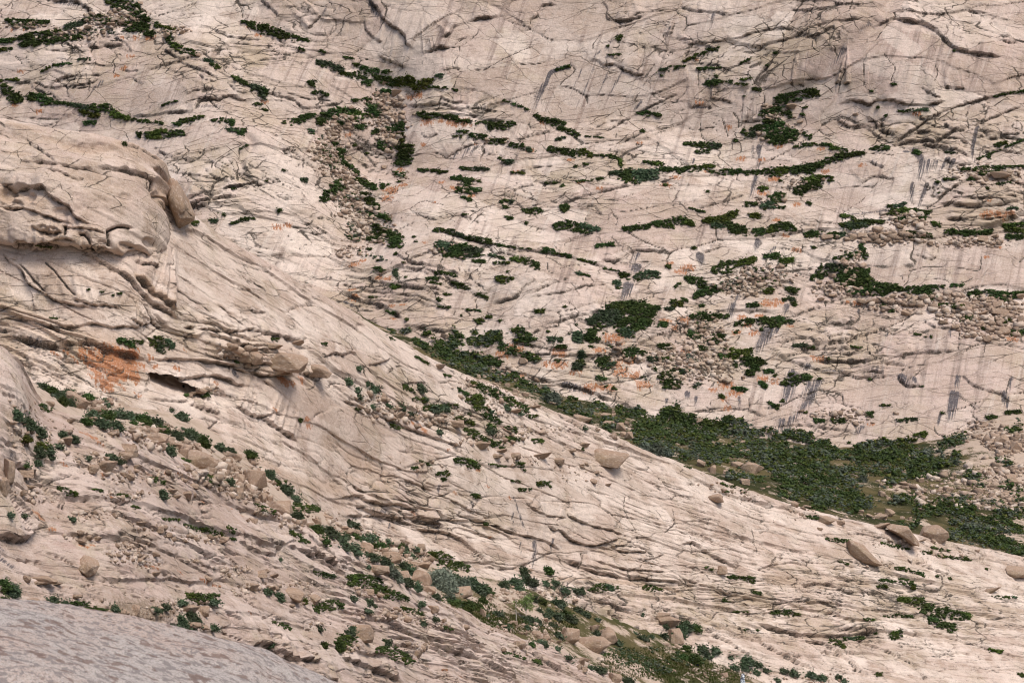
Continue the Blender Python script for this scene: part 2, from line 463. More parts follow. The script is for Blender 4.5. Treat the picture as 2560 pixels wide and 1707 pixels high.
M_NEAR = rock_mat('granite_near', 0.065, pale=(0.49, 0.405, 0.37), pink=(0.44, 0.335, 0.30), beige=(0.36, 0.275, 0.23), fresh=(0.63, 0.545, 0.505), streak=0.0, speck=0.7, ax=AX_NEAR, nets=((6, 0.8, 1, 0.032, 0.50),), lines=0.34)
M_BOULDER = rock_mat('granite_boulder', 0.12, pale=(0.335, 0.25, 0.188), pink=(0.30, 0.215, 0.165), beige=(0.25, 0.185, 0.135), tan=(0.30, 0.235, 0.165), streak=0.15, speck=0.35, attrs=False, bumpd=1.5)
M_RUBBLE = rock_mat('granite_rubble', 0.2, pale=(0.40, 0.31, 0.245), pink=(0.36, 0.265, 0.21), beige=(0.29, 0.22, 0.165), streak=0.0, speck=0.3, attrs=False, tint=True)

def ground_mat(name, g1, g2):
    t = NT(name)
    co = t.coord()
    a = t.noise(co, 0.25, 6, 0.65); b = t.noise(co, 2.2, 5, 0.65); d = t.noise(co, 0.07, 3)
    c = t.mix(b, (0.36, 0.28, 0.22), (0.56, 0.46, 0.385))
    c = t.mix(t.math('MULTIPLY', t.ramp(a, 0.5, 0.66), 0.7), c, (0.24, 0.185, 0.13))
    g = t.attr('soil')
    gr = t.mix(b, g1, g2)
    f = t.ramp(t.math('ADD', g, t.math('MULTIPLY', t.math('SUBTRACT', t.math('ADD', b, t.math('MULTIPLY', a, 1.4)), 1.2), 1.6)), 0.30, 0.70)
    c = t.mix(f, c, t.mix(t.ramp(d, 0.4, 0.6), gr, t.mix(b, (0.06, 0.05, 0.025), (0.17, 0.14, 0.075))))
    t.color(c); t.bump(b, 0.7, 0.25)
    return t.m
M_GROUND = ground_mat('gully_ground', (0.028, 0.040, 0.014), (0.085, 0.085, 0.038))
M_VALLEY = ground_mat('valley_ground', (0.022, 0.028, 0.012), (0.060, 0.062, 0.032))

def foliage_mat(name, a, b, d):
    t = NT(name)
    oi = t.node('ObjectInfo'); co = t.coord()
    n = t.noise(co, 1.2, 4, 0.7); n2 = t.noise(co, 0.25, 3)
    c = t.mix(n, a, b)
    c = t.mix(t.math('MULTIPLY', t.ramp(n2, 0.45, 0.7), 0.7), c, d)
    hs = t.node('HueSaturation'); t.put(hs.inputs['Color'], c)
    t.put(hs.inputs['Hue'], t.math('ADD', 0.465, t.math('MULTIPLY', oi.outputs['Random'], 0.06)))
    t.put(hs.inputs['Value'], t.math('ADD', 0.85, t.math('MULTIPLY', oi.outputs['Random'], 0.75)))
    t.color(hs.outputs[0])
    t.bsdf.inputs['Roughness'].default_value = 0.75
    return t.m
M_JUNIPER = foliage_mat('juniper_foliage', (0.026, 0.044, 0.017), (0.056, 0.084, 0.031), (0.062, 0.076, 0.024))
M_OLIVE = foliage_mat('olive_foliage', (0.042, 0.062, 0.016), (0.078, 0.100, 0.028), (0.10, 0.10, 0.034))
M_SCRUB = foliage_mat('scrub_foliage', (0.036, 0.056, 0.032), (0.074, 0.100, 0.058), (0.098, 0.115, 0.092))
M_SAGE = foliage_mat('sage_foliage', (0.060, 0.075, 0.055), (0.115, 0.135, 0.105), (0.13, 0.145, 0.125))
M_SILVER = foliage_mat('silver_foliage', (0.17, 0.22, 0.17), (0.30, 0.36, 0.29), (0.24, 0.30, 0.23))
M_BIRCHLEAF = foliage_mat('birch_leaf', (0.08, 0.12, 0.04), (0.17, 0.22, 0.08), (0.12, 0.16, 0.06))
def plain(name, col, rough=0.8, n=0.35, sc=6.0):
    t = NT(name); f = t.noise(t.coord(), sc, 5, 0.65)
    t.color(t.mix(f, tuple(x * (1 - n) for x in col), tuple(min(1, x * (1 + n)) for x in col)))
    t.bsdf.inputs['Roughness'].default_value = rough
    return t.m
M_BARK = plain('birch_bark', (0.55, 0.53, 0.49), 0.8, 0.45, 5.0)
M_WOOD = plain('shrub_wood', (0.12, 0.09, 0.065))
M_DARK = plain('dark_plate', (0.018, 0.018, 0.024), 0.6)

# ------------------------------------------------------------------ far mountain wall
def axis(lo, hi, step, out_lo, out_hi, n):
    a = lo - (lo - out_lo) * (np.linspace(1, 0, n, endpoint=False) ** 1.6)
    b = hi + (out_hi - hi) * (np.linspace(0, 1, n + 1)[1:] ** 1.6)
    return np.concatenate([a, np.arange(lo, hi, step), b])
SL = R(47)
uu = axis(-149, 147, 0.312, -330, 330, 30)
vv = axis(-20, 142, 0.352, -60, 240, 20)
U, V = np.meshgrid(uu, vv)
E2 = np.array([0, math.cos(SL), math.sin(SL)]); EN = np.array([0, -math.sin(SL), math.cos(SL)])
O = np.array([0, 560.0, -28.0])
def far_macro(u, v):
    d = 7.0 * fbm(u / 85, v / 70, 21, 3)
    d = d + 0.42 * np.maximum(v - 88 - 14 * perlin(u / 60, v * 0, 5), 0)            # the headwall is steeper
    d = d + 9 * np.exp(-(((u + 75) / 30) ** 2 + ((v - 78) / 34) ** 2))               # left buttress
    d = d + 8 * np.exp(-(((u - 95) / 40) ** 2 + ((v - 105) / 26) ** 2))              # right dome
    d = d - 4.5 * np.exp(-(((u + 38 - 0.12 * (v - 60)) / 12) ** 2)) * sstep(20, 60, v) * sstep(125, 95, v)
    return d
P = O + U[..., None] * np.array([1.0, 0, 0]) + V[..., None] * E2 + far_macro(U, V)[..., None] * EN
far = Layer(P)
far.set_axes((1, 0, 0), E2)
u, v = far.U, far.V

smooth = np.zeros_like(u)
for b in [(2, 1000, 300, 700, 260), (2, 1500, 640, 420, 160), (3, 350, 80, 350, 120), (3, 1600, 450, 420, 220), (6, 1800, 270, 560, 150),
          (1, 900, 600, 300, 200), (3, 1350, 1250, 330, 170), (6, 1700, 1120, 500, 130), (2, 650, 1000, 200, 200)]:
    smooth = np.maximum(smooth, far.blob(*b))
rough = np.zeros_like(u)
for b in [(1, 500, 480, 400, 160), (1, 1500, 400, 500, 180), (2, 800, 720, 350, 90), (3, 600, 320, 500, 160), (3, 1800, 900, 500, 180), (3, 2100, 1450, 400, 160),
          (5, 350, 450, 500, 200), (6, 1050, 820, 420, 180), (5, 1900, 950, 400, 250), (6, 300, 600, 300, 350), (2, 1700, 1150, 500, 120), (1, 1500, 1200, 300, 200)]:
    rough = np.maximum(rough, far.blob(*b))
frac = np.clip(0.45 + 0.9 * fbm(u / 30, v / 24, 33, 3) + 0.55 * rough - 0.75 * smooth, 0.03, 1.3)
far.att['rough'] = np.clip(0.12 + rough * 0.7 + 0.6 * fbm(u / 18, v / 14, 35, 3) - 0.45 * smooth, 0, 1).astype(np.float32)

D = far.D
h1, e1, t1 = slabs(u, v, 30, 13, 13, 1, 0.9)
h2, e2, t2 = slabs(u, v, 12, 4.8, -15, 2, 0.9, 0.28)
cm = sstep(-0.25, 0.25, fbm(u / 9, v / 9, 41, 3))
D += 0.62 * (0.35 + 0.65 * frac) * (h1 - 0.5) + 0.38 * frac * (h2 - 0.5)
D -= 0.3 * np.exp(-(e1 / 0.014) ** 2) * (0.3 + 0.7 * cm)
D -= 0.25 * np.exp(-(e2 / 0.032) ** 2) * cm * np.clip(frac * 1.4, 0.1, 1)
D += 0.6 * fbm(u / 32, v / 22, 51, 2) + 0.06 * fbm(u / 2.2, v / 1.6, 57, 4) * (0.35 + frac)
far.att['joint_shade'] = np.maximum(np.exp(-(e1 / 0.014) ** 2) * (0.3 + 0.7 * cm), np.exp(-(e2 / 0.034) ** 2) * cm * np.clip(frac * 1.4, 0.1, 1) * .9).astype(np.float32)
far.att['tone'] = (0.55 * t1 + 0.45 * t2).astype(np.float32)
far.att['fresh'] = np.clip(sstep(112, 35, v + 0.12 * np.abs(u)) * 0.9 + 0.5 * fbm(u / 25, v / 15, 37, 3), 0, 1).astype(np.float32)  # paler fresh rock low down; the upper wall's dimmer light is partly painted in
def sheets(L, mask, su, sv, ang, n, thick, seed, octv=3):
    ca, sa = math.cos(R(ang)), math.sin(R(ang))
    a = (L.U * ca + L.V * sa) / su; b = (-L.U * sa + L.V * ca) / sv
    k = n * fbm(a, b, seed, octv, 0.42) + 40
    w = np.clip(1.1 * (np.abs(np.gradient(k, axis=0)) + np.abs(np.gradient(k, axis=1))), 0.01, 0.45)
    i = np.floor(k); f = k - i
    brk = sstep(-0.12, 0.22, perlin(a * 1.7 + i * 3.1, b * 1.7 - i * 1.7, seed + 9))        # an edge fades in and out along its length
    st = i + brk * sstep(1 - w, 1, f) + (1 - brk) * f
    gr = brk * np.exp(-((f - 1 + 1.5 * w) / (0.75 * w)) ** 2)
    L.D += mask * (thick * (st - k) * 1.0 - (0.2 * thick + 0.35 * L.cell) * gr)
    L.att['joint_shade'] = np.maximum(L.att['joint_shade'], mask * gr * 0.9).astype(np.float32)  # edge of each sheet gets its shade as painted colour
# bedding: thin overhanging strata where the wall is layered
def strata(L, mask, ang, period, amp, seed, wob=1.0):
    ca, sa = math.cos(R(ang)), math.sin(R(ang))
    a = L.U * ca + L.V * sa; b = -L.U * sa + L.V * ca
    b = b + wob * period * 1.8 * fbm(a / (period * 14), b / (period * 5), seed, 4)
    k = b / period; i = np.floor(k); f = k - i
    r = RV[(i.astype(np.int32) * 13 + seed) & 255]
    on = sstep(-0.2, 0.25, perlin(a / (period * 9) + r * 50, i * 0.7, seed + 3))
    r2 = RV[((i + 1).astype(np.int32) * 13 + seed) & 255]
    on2 = sstep(-0.2, 0.25, perlin(a / (period * 9) + r2 * 50, (i + 1) * 0.7, seed + 3))
    k = sstep(1 - 2 * L.cell / period, 1, f)
    saw = (1 - f) ** 1.6                       # thick at the lower rim, an undercut below it
    lo = (0.4 + r) * on * (saw - 0.35 - 0.35 * np.exp(-((f - 1 + 2.2 * L.cell / period) / (1.1 * L.cell / period)) ** 2)); hi = (0.4 + r2) * on2 * 0.65
    L.D += 0.72 * mask * amp * (lo * (1 - k) + hi * k)
    L.att['joint_shade'] = np.maximum(L.att['joint_shade'], 0.6 * mask * on * np.exp(-((f - 1 + 2 * L.cell / period) / (0.9 * L.cell / period)) ** 2))  # dark line painted below each rim, standing in for the undercut's shade
fm = np.clip(0.25 + 0.75 * frac, 0, 1)
sheets(far, fm * 0.8 * (1 - 0.6 * smooth), 34, 17, 12, 6, 0.32, 81, 2)
sheets(far, fm * np.clip(1.1 * cm, 0.15, 1), 15, 7, -14, 5, 0.17, 82, 2)
strata(far, far.blob(5, 350, 480, 480, 180), -14, 2.1, 0.75, 61)
strata(far, far.blob(3, 2120, 1440, 420, 150), 4, 2.4, 0.85, 62)
strata(far, far.blob(6, 1150, 930, 520, 90), -4, 1.7, 0.6, 63)
strata(far, far.blob(5, 1500, 1100, 420, 60), -9, 1.7, 0.7, 64)
strata(far, far.blob(1, 1480, 1350, 260, 70), 14, 1.8, 0.8, 65)
strata(far, far.blob(2, 850, 740, 330, 60), -6, 2.0, 0.7, 66)
strata(far, far.blob(3, 700, 280, 420, 80), 17, 2.2, 0.7, 67)
strata(far, far.blob(3, 1850, 960, 380, 90), -10, 2.4, 0.6, 68)
strata(far, np.clip(fbm(u / 40, v / 24, 70, 3) * 1.6 - 0.15, 0, 0.8) * (1 - smooth), -9, 3.8, 0.36, 69)

far.trough(3, [(1450, 0), (1380, 90), (1290, 220), (1130, 330), (1040, 430), (960, 540), (830, 640), (700, 740)], 1.8, 2.6)
far.trough(2, [(340, 620), (330, 800), (300, 1000), (100, 1200), (60, 1400), (200, 1550)], 2.2, 6.0)
far.trough(1, [(1700, 940), (1720, 990), (1650, 1080), (1640, 1180), (1650, 1230)], 1.2, 1.2)
LEDGES = {
 1: [([(600,330),(720,320),(850,300)],.8),([(340,590),(420,545),(520,530),(640,520),(720,500)],.9),([(500,590),(600,580),(680,540)],.6),
     ([(1100,330),(1200,390),(1300,450),(1400,500),(1500,550)],.8),([(1340,490),(1420,560),(1500,560)],.5),([(1280,660),(1330,630),(1430,620),(1480,610)],.6),
     ([(880,800),(1000,790),(1150,775),(1300,765),(1350,720),(1360,690),(1450,680),(1490,690),(1560,660),(1650,690),(1740,690)],1.1),
     ([(1820,640),(1900,665),(1990,680),(2080,740),(2200,730),(2352,705)],.9),([(830,480),(900,490),(970,480)],.5),([(900,530),(960,570),(990,570)],.5),
     ([(340,0),(500,10),(560,30),(620,80),(645,105)],2.2),([(1780,0),(1830,40),(1890,90),(1890,130)],1.0),([(2200,100),(2140,160),(2100,200)],.8),
     ([(1270,1370),(1400,1330),(1550,1290),(1640,1270),(1800,1240)],1.2),([(1270,1420),(1450,1360),(1620,1340)],1.0),([(1660,1290),(1900,1240),(1950,1250)],.5),
     ([(200,600),(330,640),(420,690)],.5),([(720,250),(850,290),(900,350),(940,320)],.5),([(1450,200),(1600,260),(1800,270)],.6),([(1500,300),(1650,290),(1800,320),(1950,300)],.5),
     ([(1700,430),(1800,400),(1900,390),(2000,380)],.5),([(1550,560),(1620,640),(1700,640)],.4),([(300,340),(420,350),(560,330)],.4),([(1250,1080),(1300,1110),(1330,1090)],.5),
     ([(1400,1160),(1500,1240),(1600,1190)],.5),([(1050,1010),(1180,1080),(1300,1020)],.5),([(1900,980),(1990,1060),(2080,1090)],.5)],
 2: [([(190,0),(250,60),(280,110),(340,170),(400,210),(445,250),(455,300),(495,335)],2.6),([(680,275),(740,245),(780,190),(850,160),(960,125),(1030,122),(1100,110)],1.6),
     ([(555,365),(640,345),(690,320),(735,340)],1.1),([(1260,210),(1300,190),(1300,140),(1350,110),(1365,50),(1420,35),(1490,42)],1.0),
     ([(1790,10),(1830,60),(1830,130),(1910,155),(2000,140),(2100,100)],1.2),([(165,130),(180,200),(230,260),(300,285)],.9),([(270,370),(300,400),(360,420),(450,460)],1.0),
     ([(1700,430),(1740,410),(1800,445),(1880,445),(1960,490),(2050,520),(2100,490)],1.1),([(420,700),(560,720),(700,715),(850,770),(980,820),(1170,825)],.9),
     ([(680,665),(760,700),(850,700)],.6),([(850,740),(1000,750),(1080,770)],.6),([(1210,965),(1300,925),(1400,905),(1440,870)],.7),([(730,1080),(850,1010),(960,980)],.7),
     ([(1500,1400),(1650,1350),(1850,1300),(2010,1260)],.8),([(550,900),(600,940),(680,910)],.4),([(1160,1340),(1220,1280),(1340,1260)],.7),([(1690,960),(1850,880),(2000,790),(2350,620)],.6),
     ([(600,330),(740,330),(830,270),(900,250)],.5),([(700,480),(780,470),(830,470)],.4),([(1930,180),(2050,100),(2280,60)],.5),([(2210,230),(2260,230),(2290,150)],.6),
     ([(130,1070),(200,1110),(280,1070)],.5),([(950,1000),(1000,1050),(1090,1060)],.5),([(1150,1190),(1300,1150),(1400,1120)],.5),([(1800,1000),(1950,960),(2100,900),(2352,830)],.5),
     ([(1700,900),(1850,830),(1990,850)],.4),([(500,1460),(650,1500),(800,1470),(900,1500)],.4),([(1650,1440),(1720,1400),(1800,1480)],.4)],
 3: [([(0,40),(80,75),(150,80),(250,90),(350,110)],1.0),([(1320,170),(1400,150),(1460,125),(1560,150),(1660,160),(1740,210),(1800,270),(1860,330),(1920,355),(2050,380),(2210,395)],2.8),
     ([(0,300),(200,290),(400,260),(560,210),(700,195),(800,190)],.7),([(450,330),(600,300),(760,250),(900,190),(1150,140),(1300,130)],.9),([(850,260),(960,240),(1030,195),(1080,210)],1.1),
     ([(1080,720),(1180,685),(1290,715),(1340,690),(1450,690),(1560,720),(1700,720),(1830,690)],1.8),([(1060,560),(1110,575),(1170,570)],1.6),([(1800,600),(1950,610)],.8),([(1640,600),(1740,670),(1780,670)],.6),
     ([(1060,810),(1170,865),(1280,870),(1350,930),(1420,950)],1.0),([(1270,800),(1330,830),(1370,890),(1440,920),(1480,950)],1.1),([(1440,1000),(1560,920),(1700,820),(1850,745),(2100,670),(2352,620)],.8),
     ([(1700,1010),(1900,900),(2050,850),(2200,780),(2352,720)],.8),([(1600,890),(1750,940),(1900,960),(2000,1000)],.8),([(1640,990),(1800,1020),(2000,1080)],.8),
     ([(1430,1010),(1560,970),(1700,980),(1850,1050),(1950,1060)],1.4),([(1800,1100),(1900,1140),(2000,1130)],.8),([(750,565),(860,575)],.8),([(200,680),(280,680),(360,705)],.8),([(60,740),(140,725),(230,735)],.9),
     ([(120,1430),(300,1380),(450,1330)],.7),([(1740,1405),(1850,1400),(1980,1420),(2200,1410),(2352,1370)],1.3),([(1850,1360),(2100,1370),(2352,1350)],.9),([(2180,1330),(2352,1330)],.7),
     ([(1740,1370),(1900,1270),(2050,1200)],1.0),([(1800,1500),(2000,1510),(2352,1480)],.8),([(1300,1110),(1400,1160)],1.0),([(1230,1260),(1330,1210),(1480,1230)],.7),([(2200,280),(2260,300),(2300,290)],1.0),
     ([(1800,860),(1860,920),(1960,890)],.8),([(420,830),(560,820)],.7),([(2100,960),(2200,940),(2350,960)],.8),([(2050,1050),(2200,1030),(2350,1060)],.7)],
 5: [([(1010,540),(1110,520),(1180,500),(1230,450),(1300,400),(1330,350)],1.4),([(1290,480),(1380,430),(1470,400),(1560,370)],.9),([(1400,690),(1500,650),(1600,620),(1720,600),(1800,580)],.9),
     ([(1270,500),(1500,470),(1700,420),(1820,410)],.6),([(430,440),(560,450),(620,470),(700,480)],.9),([(0,430),(100,500),(300,560),(430,650)],1.8),([(420,690),(600,710),(700,730),(800,700)],1.1),
     ([(380,210),(480,260),(600,290),(700,320),(850,360)],.9),([(1030,1000),(1200,1000),(1400,1060),(1510,1090),(1680,1130),(1800,1180),(1900,1200)],1.1),([(1750,240),(1850,260),(1950,190),(2080,180),(2260,200)],.8),
     ([(0,330),(200,380),(400,430),(740,470)],.7),([(0,390),(300,470),(600,520),(760,600)],.7),([(640,40),(850,100),(1050,150),(1300,190),(1600,240),(1890,330)],.8),([(500,300),(620,330),(760,390),(880,450)],.6),
     ([(1250,760),(1400,700),(1500,680)],.4),([(870,300),(900,390),(1000,440)],.5),([(1060,180),(1200,220),(1360,240)],.5),([(1200,800),(1400,850),(1600,860)],.4),([(1550,1000),(1700,960),(1850,1000)],.4)],
 6: [([(750,640),(830,600),(960,560)],.6),([(620,830),(720,800),(860,790),(930,830),(1000,760),(1100,720),(1240,740)],.9),([(780,880),(870,840),(1000,850),(1180,850)],.9),
     ([(860,940),(960,930),(1100,930),(1300,930),(1440,950),(1590,965)],1.4),([(580,860),(680,900),(800,940),(1000,1000),(1150,1010),(1300,1000),(1450,1020)],.9),([(1480,920),(1560,880),(1700,870),(1880,860)],.8),
     ([(1470,1020),(1500,1070),(1560,1100),(1640,1080)],1.3),([(1240,1030),(1400,1025)],.9),([(1900,1020),(2000,1100),(2170,1150),(2240,1220)],.7),([(640,1370),(780,1350),(900,1360),(1200,1400)],.7),
     ([(990,690),(1100,700),(1190,680),(1210,600)],.8),([(1010,790),(1100,765),(1220,790)],.7),([(960,870),(1080,880),(1200,880)],.6),([(120,200),(240,160),(300,130)],.5),([(740,60),(900,60),(1100,100)],.4),
     ([(1590,200),(1700,235),(1745,195)],.5),([(1640,640),(1720,700),(1900,720)],.6),([(1300,620),(1420,640),(1560,640)],.5),([(0,1290),(300,1240),(600,1300)],.4)],
}
for c, ls in LEDGES.items():
    for pts, h in ls: far.ledge(c, pts, h)
CRACKS = {
 1: [[(680,400),(800,460),(870,490)],[(340,510),(480,620)],[(100,380),(160,450)],[(1600,0),(1650,60),(1660,130)],[(1880,1220),(1960,1270),(2000,1300)],[(2160,1280),(2200,1210),(2352,1180)],[(1450,1170),(1440,1100),(1350,1040)]],
 2: [[(1120,680),(1200,710),(1280,750),(1310,775)],[(1620,1360),(1800,1365),(1930,1370)],[(470,1440),(560,1380),(620,1385),(740,1410)],[(460,1430),(580,1490),(620,1530)],[(1100,1310),(1200,1370),(1260,1430),(1300,1470)],
     [(1850,1450),(1900,1500),(1880,1550)],[(960,500),(1190,370),(1350,300)],[(1780,250),(1730,310),(1740,350)],[(1890,230),(1910,320),(1860,340)],[(850,1500),(980,1420),(1100,1380)]],
 3: [[(1390,350),(1410,400),(1470,470),(1440,560),(1480,590)],[(1260,420),(1255,580),(1310,630)],[(1740,440),(1760,500),(1730,570)],[(280,780),(300,850),(330,940)],[(140,830),(150,930),(190,970)],[(360,760),(400,830),(400,880)],
     [(570,620),(580,720)],[(1100,140),(1060,60),(980,100)],[(880,150),(920,20)],[(1190,0),(1150,100)],[(1960,820),(1970,910)],[(40,860),(100,890),(220,870),(260,910)]],
 5: [[(700,220),(660,330)],[(1500,350),(1620,360),(1650,420)],[(1800,500),(1790,560)],[(1400,260),(1410,330),(1480,340)]],
 6: [[(1745,195),(1740,150),(1660,130)],[(1500,330),(1600,300),(1700,285),(1900,295),(1980,310),(2030,300),(2040,220),(2090,220)],[(1600,380),(1770,370),(1830,400),(1900,400),(2000,350)],[(980,520),(990,690)],
     [(1260,740),(1280,890),(1400,930)],[(1890,720),(1880,860)],[(205,1200),(200,1270)],[(470,1170),(460,1270)],[(2230,1040),(2200,1150)],[(1870,1150),(1960,1210),(2010,1260)],[(1490,340),(1520,390)]],
}
for c, ls in CRACKS.items():
    for pts in ls: far.crack(c, pts, 0.22, 0.15, 0.25)

STAINS = [(2,[(1570,455),(1450,490),(1400,580),(1350,680),(1315,770)],13,1.0),(2,[(1440,500),(1385,590),(1330,680)],12,.8),(2,[(1750,430),(1700,560),(1600,760)],8,.5),(2,[(1850,460),(1790,600),(1720,720)],8,.5),(2,[(1930,490),(1850,640),(1790,740)],8,.5),
 (2,[(1650,480),(1560,680)],4,.5),(2,[(940,1000),(890,1080)],14,.55),(2,[(880,1020),(830,1100)],14,.6),(2,[(800,1050),(750,1110)],12,.6),(2,[(2060,700),(2010,760)],8,.8),
 (2,[(200,10),(260,120),(400,220)],22,.45),(2,[(1780,360),(1720,420)],10,.5),(2,[(2260,190),(2230,250),(2220,340)],8,.7),
 (3,[(540,1000),(545,1080),(530,1160)],14,.9),(3,[(500,1000),(490,1090)],8,.6),(3,[(520,1220),(500,1290),(480,1360)],13,.9),(3,[(1600,1030),(1650,1110),(1640,1230)],20,1.0),(3,[(1540,1040),(1600,1040)],14,.7),(3,[(1700,1110),(1690,1190)],18,.75),
 (3,[(1750,1110),(1740,1180)],14,.7),(3,[(1830,1100),(1780,1180)],14,.8),(3,[(1870,1110),(1830,1180)],12,.9),(3,[(2030,880),(2000,1000),(2010,1120)],12,.95),(3,[(1590,1260),(1580,1390)],12,.8),(3,[(1690,1270),(1630,1420)],12,.85),
 (3,[(1160,1470),(1280,1460),(1470,1440)],14,.55),(3,[(90,1090),(80,1130)],10,.7),(3,[(230,100),(210,200)],10,.5),(3,[(100,745),(200,740)],10,.6),(3,[(1120,330),(1040,440),(990,500)],22,.45),(3,[(1300,150),(1220,220)],18,.4),
 (6,[(140,210),(150,270)],25,.8),(6,[(530,110),(500,170)],16,.85),(6,[(600,720),(560,800),(520,870)],30,.95),(6,[(660,720),(580,820)],12,.7),(6,[(760,1010),(740,1100),(715,1220)],32,.95),(6,[(940,1050),(860,1200),(770,1330)],24,.95),
 (6,[(870,1060),(820,1200)],14,.7),(6,[(1880,1030),(1870,1110)],13,.9),(6,[(1855,1150),(1845,1220),(1825,1310)],26,1.1),(6,[(1760,1290),(1745,1360)],10,.9),(6,[(1500,1030),(1540,1100)],22,.8),(6,[(1580,1050),(1600,1090)],16,.6),
 (6,[(2190,1150),(2220,1250)],20,.8),(6,[(1820,730),(1820,780)],10,.9),(6,[(1745,600),(1750,680)],13,.9),(6,[(1210,580),(1205,640)],9,.9),(6,[(1400,740),(1390,780)],6,.7),(6,[(360,540),(330,640)],20,.75),(6,[(400,470),(340,580)],12,.65),
 (6,[(720,560),(700,640)],16,.5),(6,[(690,1330),(680,1390)],20,.8),(6,[(760,1310),(720,1390)],16,.7),(6,[(50,1140),(60,1190)],16,.8),(6,[(110,1170),(105,1250)],10,.8),(6,[(400,1170),(400,1270)],8,.8),(6,[(870,960),(830,990)],22,.7),
 (6,[(1230,1370),(1190,1420)],14,.7),(6,[(2240,1040),(2220,1140)],10,.7),(6,[(1330,1000),(1330,1040)],30,.4),(6,[(980,990),(1100,1000)],16,.5),(6,[(640,150),(600,190)],8,.8),
 (5,[(2000,290),(1990,340)],34,.75),(5,[(1950,420),(1930,470),(1910,520)],32,.75),(5,[(2010,200),(1960,280)],18,.55),(5,[(1520,1090),(1660,1140)],22,.7),(5,[(2200,1220),(2210,1180)],10,.7),(5,[(30,520),(200,590)],14,.5),
 (1,[(560,680),(700,560)],14,.35),(1,[(1350,730),(1600,760)],24,.3),(1,[(420,10),(620,70)],24,.45),(1,[(1660,40),(1650,120)],16,.35),(1,[(2330,40),(2300,120)],12,.4),(1,[(2230,60),(2180,180)],12,.35)]
for c, pts, w, val in STAINS: far.stroke('stain', c, pts, w, val)
LICH = {1: [(930,260,26),(1030,260,30),(830,260,18),(1710,195,24),(1770,240,24),(890,390,24),(850,470,24),(800,520,20),(270,760,24),(100,720,18),(1800,700,24),(140,490,22),(530,265,24),(1960,1540,24),(1900,1555,30),(90,210,20),(170,205,14)],
 2: [(480,650,34),(540,650,26),(600,830,44),(700,830,26),(780,840,44),(860,845,40),(350,1300,46),(320,1350,36),(430,1270,26),(790,1290,34),(2230,1260,30),(900,1340,22),(1380,840,16),(2050,970,20),(1570,1090,24),(180,690,18),(410,1160,24),(700,1250,20),
     (1200,1180,24),(1300,1030,24),(1650,1250,26),(1780,1300,26),(2300,1210,30),(570,990,18),(640,1390,12),(930,990,14),(60,920,26)],
 3: [(680,1000,26),(1000,1170,24),(1250,1130,22),(640,1230,34),(360,1180,24),(2100,1390,24),(2090,1480,40),(2180,1480,40),(2250,1475,30),(560,1320,34),(660,1505,22),(800,1400,24),(960,1010,20),(1620,780,24),(200,1180,24),(130,710,20),(120,405,14),(330,870,20),(420,1090,26),(560,1100,24)],
 5: [(90,500,30),(330,380,30),(100,280,30),(270,370,24),(1150,830,30),(1200,850,40),(1100,885,40),(1480,870,46),(1850,780,60),(1480,950,46),(1700,1110,44),(1800,1110,44),(1900,1000,54),(2050,1080,44),(1850,940,40),(2230,260,24),(2200,660,30),(2260,700,26),(1400,950,30),
     (1600,1010,30),(1950,920,40),(1750,860,34),(2000,1020,40),(420,560,26),(360,640,24),(160,250,24),(570,130,18),(2290,320,24),(1240,1020,16),(1960,600,20),(80,450,24),(350,560,20)],
 6: [(60,290,40),(20,320,30),(320,1080,50),(370,1140,40),(300,1180,30),(900,900,24),(940,915,34),(600,540,46),(660,530,34),(420,620,30),(540,610,24),(790,170,30),(2070,220,18),(50,860,34),(30,650,40),(450,680,26),(500,730,34),(560,1040,34),(640,1060,26),(320,1250,26),(230,1120,26),
     (1130,530,14),(970,80,24),(1200,540,30),(2240,780,36),(2160,160,16),(740,700,24),(380,730,30),(70,960,28),(720,80,22),(1290,1355,20),(2200,1360,20)]}
for c, ls in LICH.items():
    for x, y, r in ls: far.stroke('lichen', c, [(x - r * 0.5, y), (x + r * 0.5, y)], r * 0.8, 0.72, 0.9, 0.5)
far.build('mountain', M_FAR, (far.V < np.interp(far.U, [-330, -150, -75, -30, 10], [30, 30, 22, -2, -60])), 24, kind='structure')

# ------------------------------------------------------------------ the spur (ridge) in the middle distance
def lat(*rows):
    return np.array([[list(at(*p)) for p in row] for row in rows], float)
def lerp_rows(A, B, f, dd=0.0, dy=0.0):
    return [(a[0] + (b[0] - a[0]) * f, a[1] + (b[1] - a[1]) * f + dy, a[2] + (b[2] - a[2]) * f + dd) for a, b in zip(A, B)]
CREST = [(-350,270,255),(0,330,252),(300,440,250),(560,597,262),(830,757,278),(1130,927,300),(1500,1082,325),(1900,1242,350),(2300,1342,372),(2700,1425,392),(3000,1480,405)]
BASE = [(-350,950,235),(0,960,232),(250,1010,232),(480,1060,240),(700,1200,250),(930,1370,268),(1250,1450,290),(1650,1570,310),(2000,1710,320),(2450,1800,330),(2800,1850,340)]
BACK1 = [(x, y + 10, d + 10) for x, y, d in CREST]
BACK0 = [(x, y + 75, d + 42) for x, y, d in CREST]
BELOW = [(x, y + 60, d - 4) for x, y, d in BASE]
L = lat(BACK0, BACK1, CREST, lerp_rows(CREST, BASE, .22, -2.5), lerp_rows(CREST, BASE, .48, -2.5), lerp_rows(CREST, BASE, .75, 0.5), BASE, BELOW)
P = loft(L, tsamp([(0, 6), (1, 12), (2, 68), (3, 66), (4, 66), (5, 58), (6, 6), (7, 0)]),
         tsamp([(0, 24), (0.9, 118), (2, 110), (3, 110), (4, 122), (5, 140), (6, 160), (7, 150), (8, 120), (9, 14), (10, 0)]))
ridge = Layer(P, 0.15); ridge.arc()
u, v = ridge.U, ridge.V
SM = np.zeros_like(u)
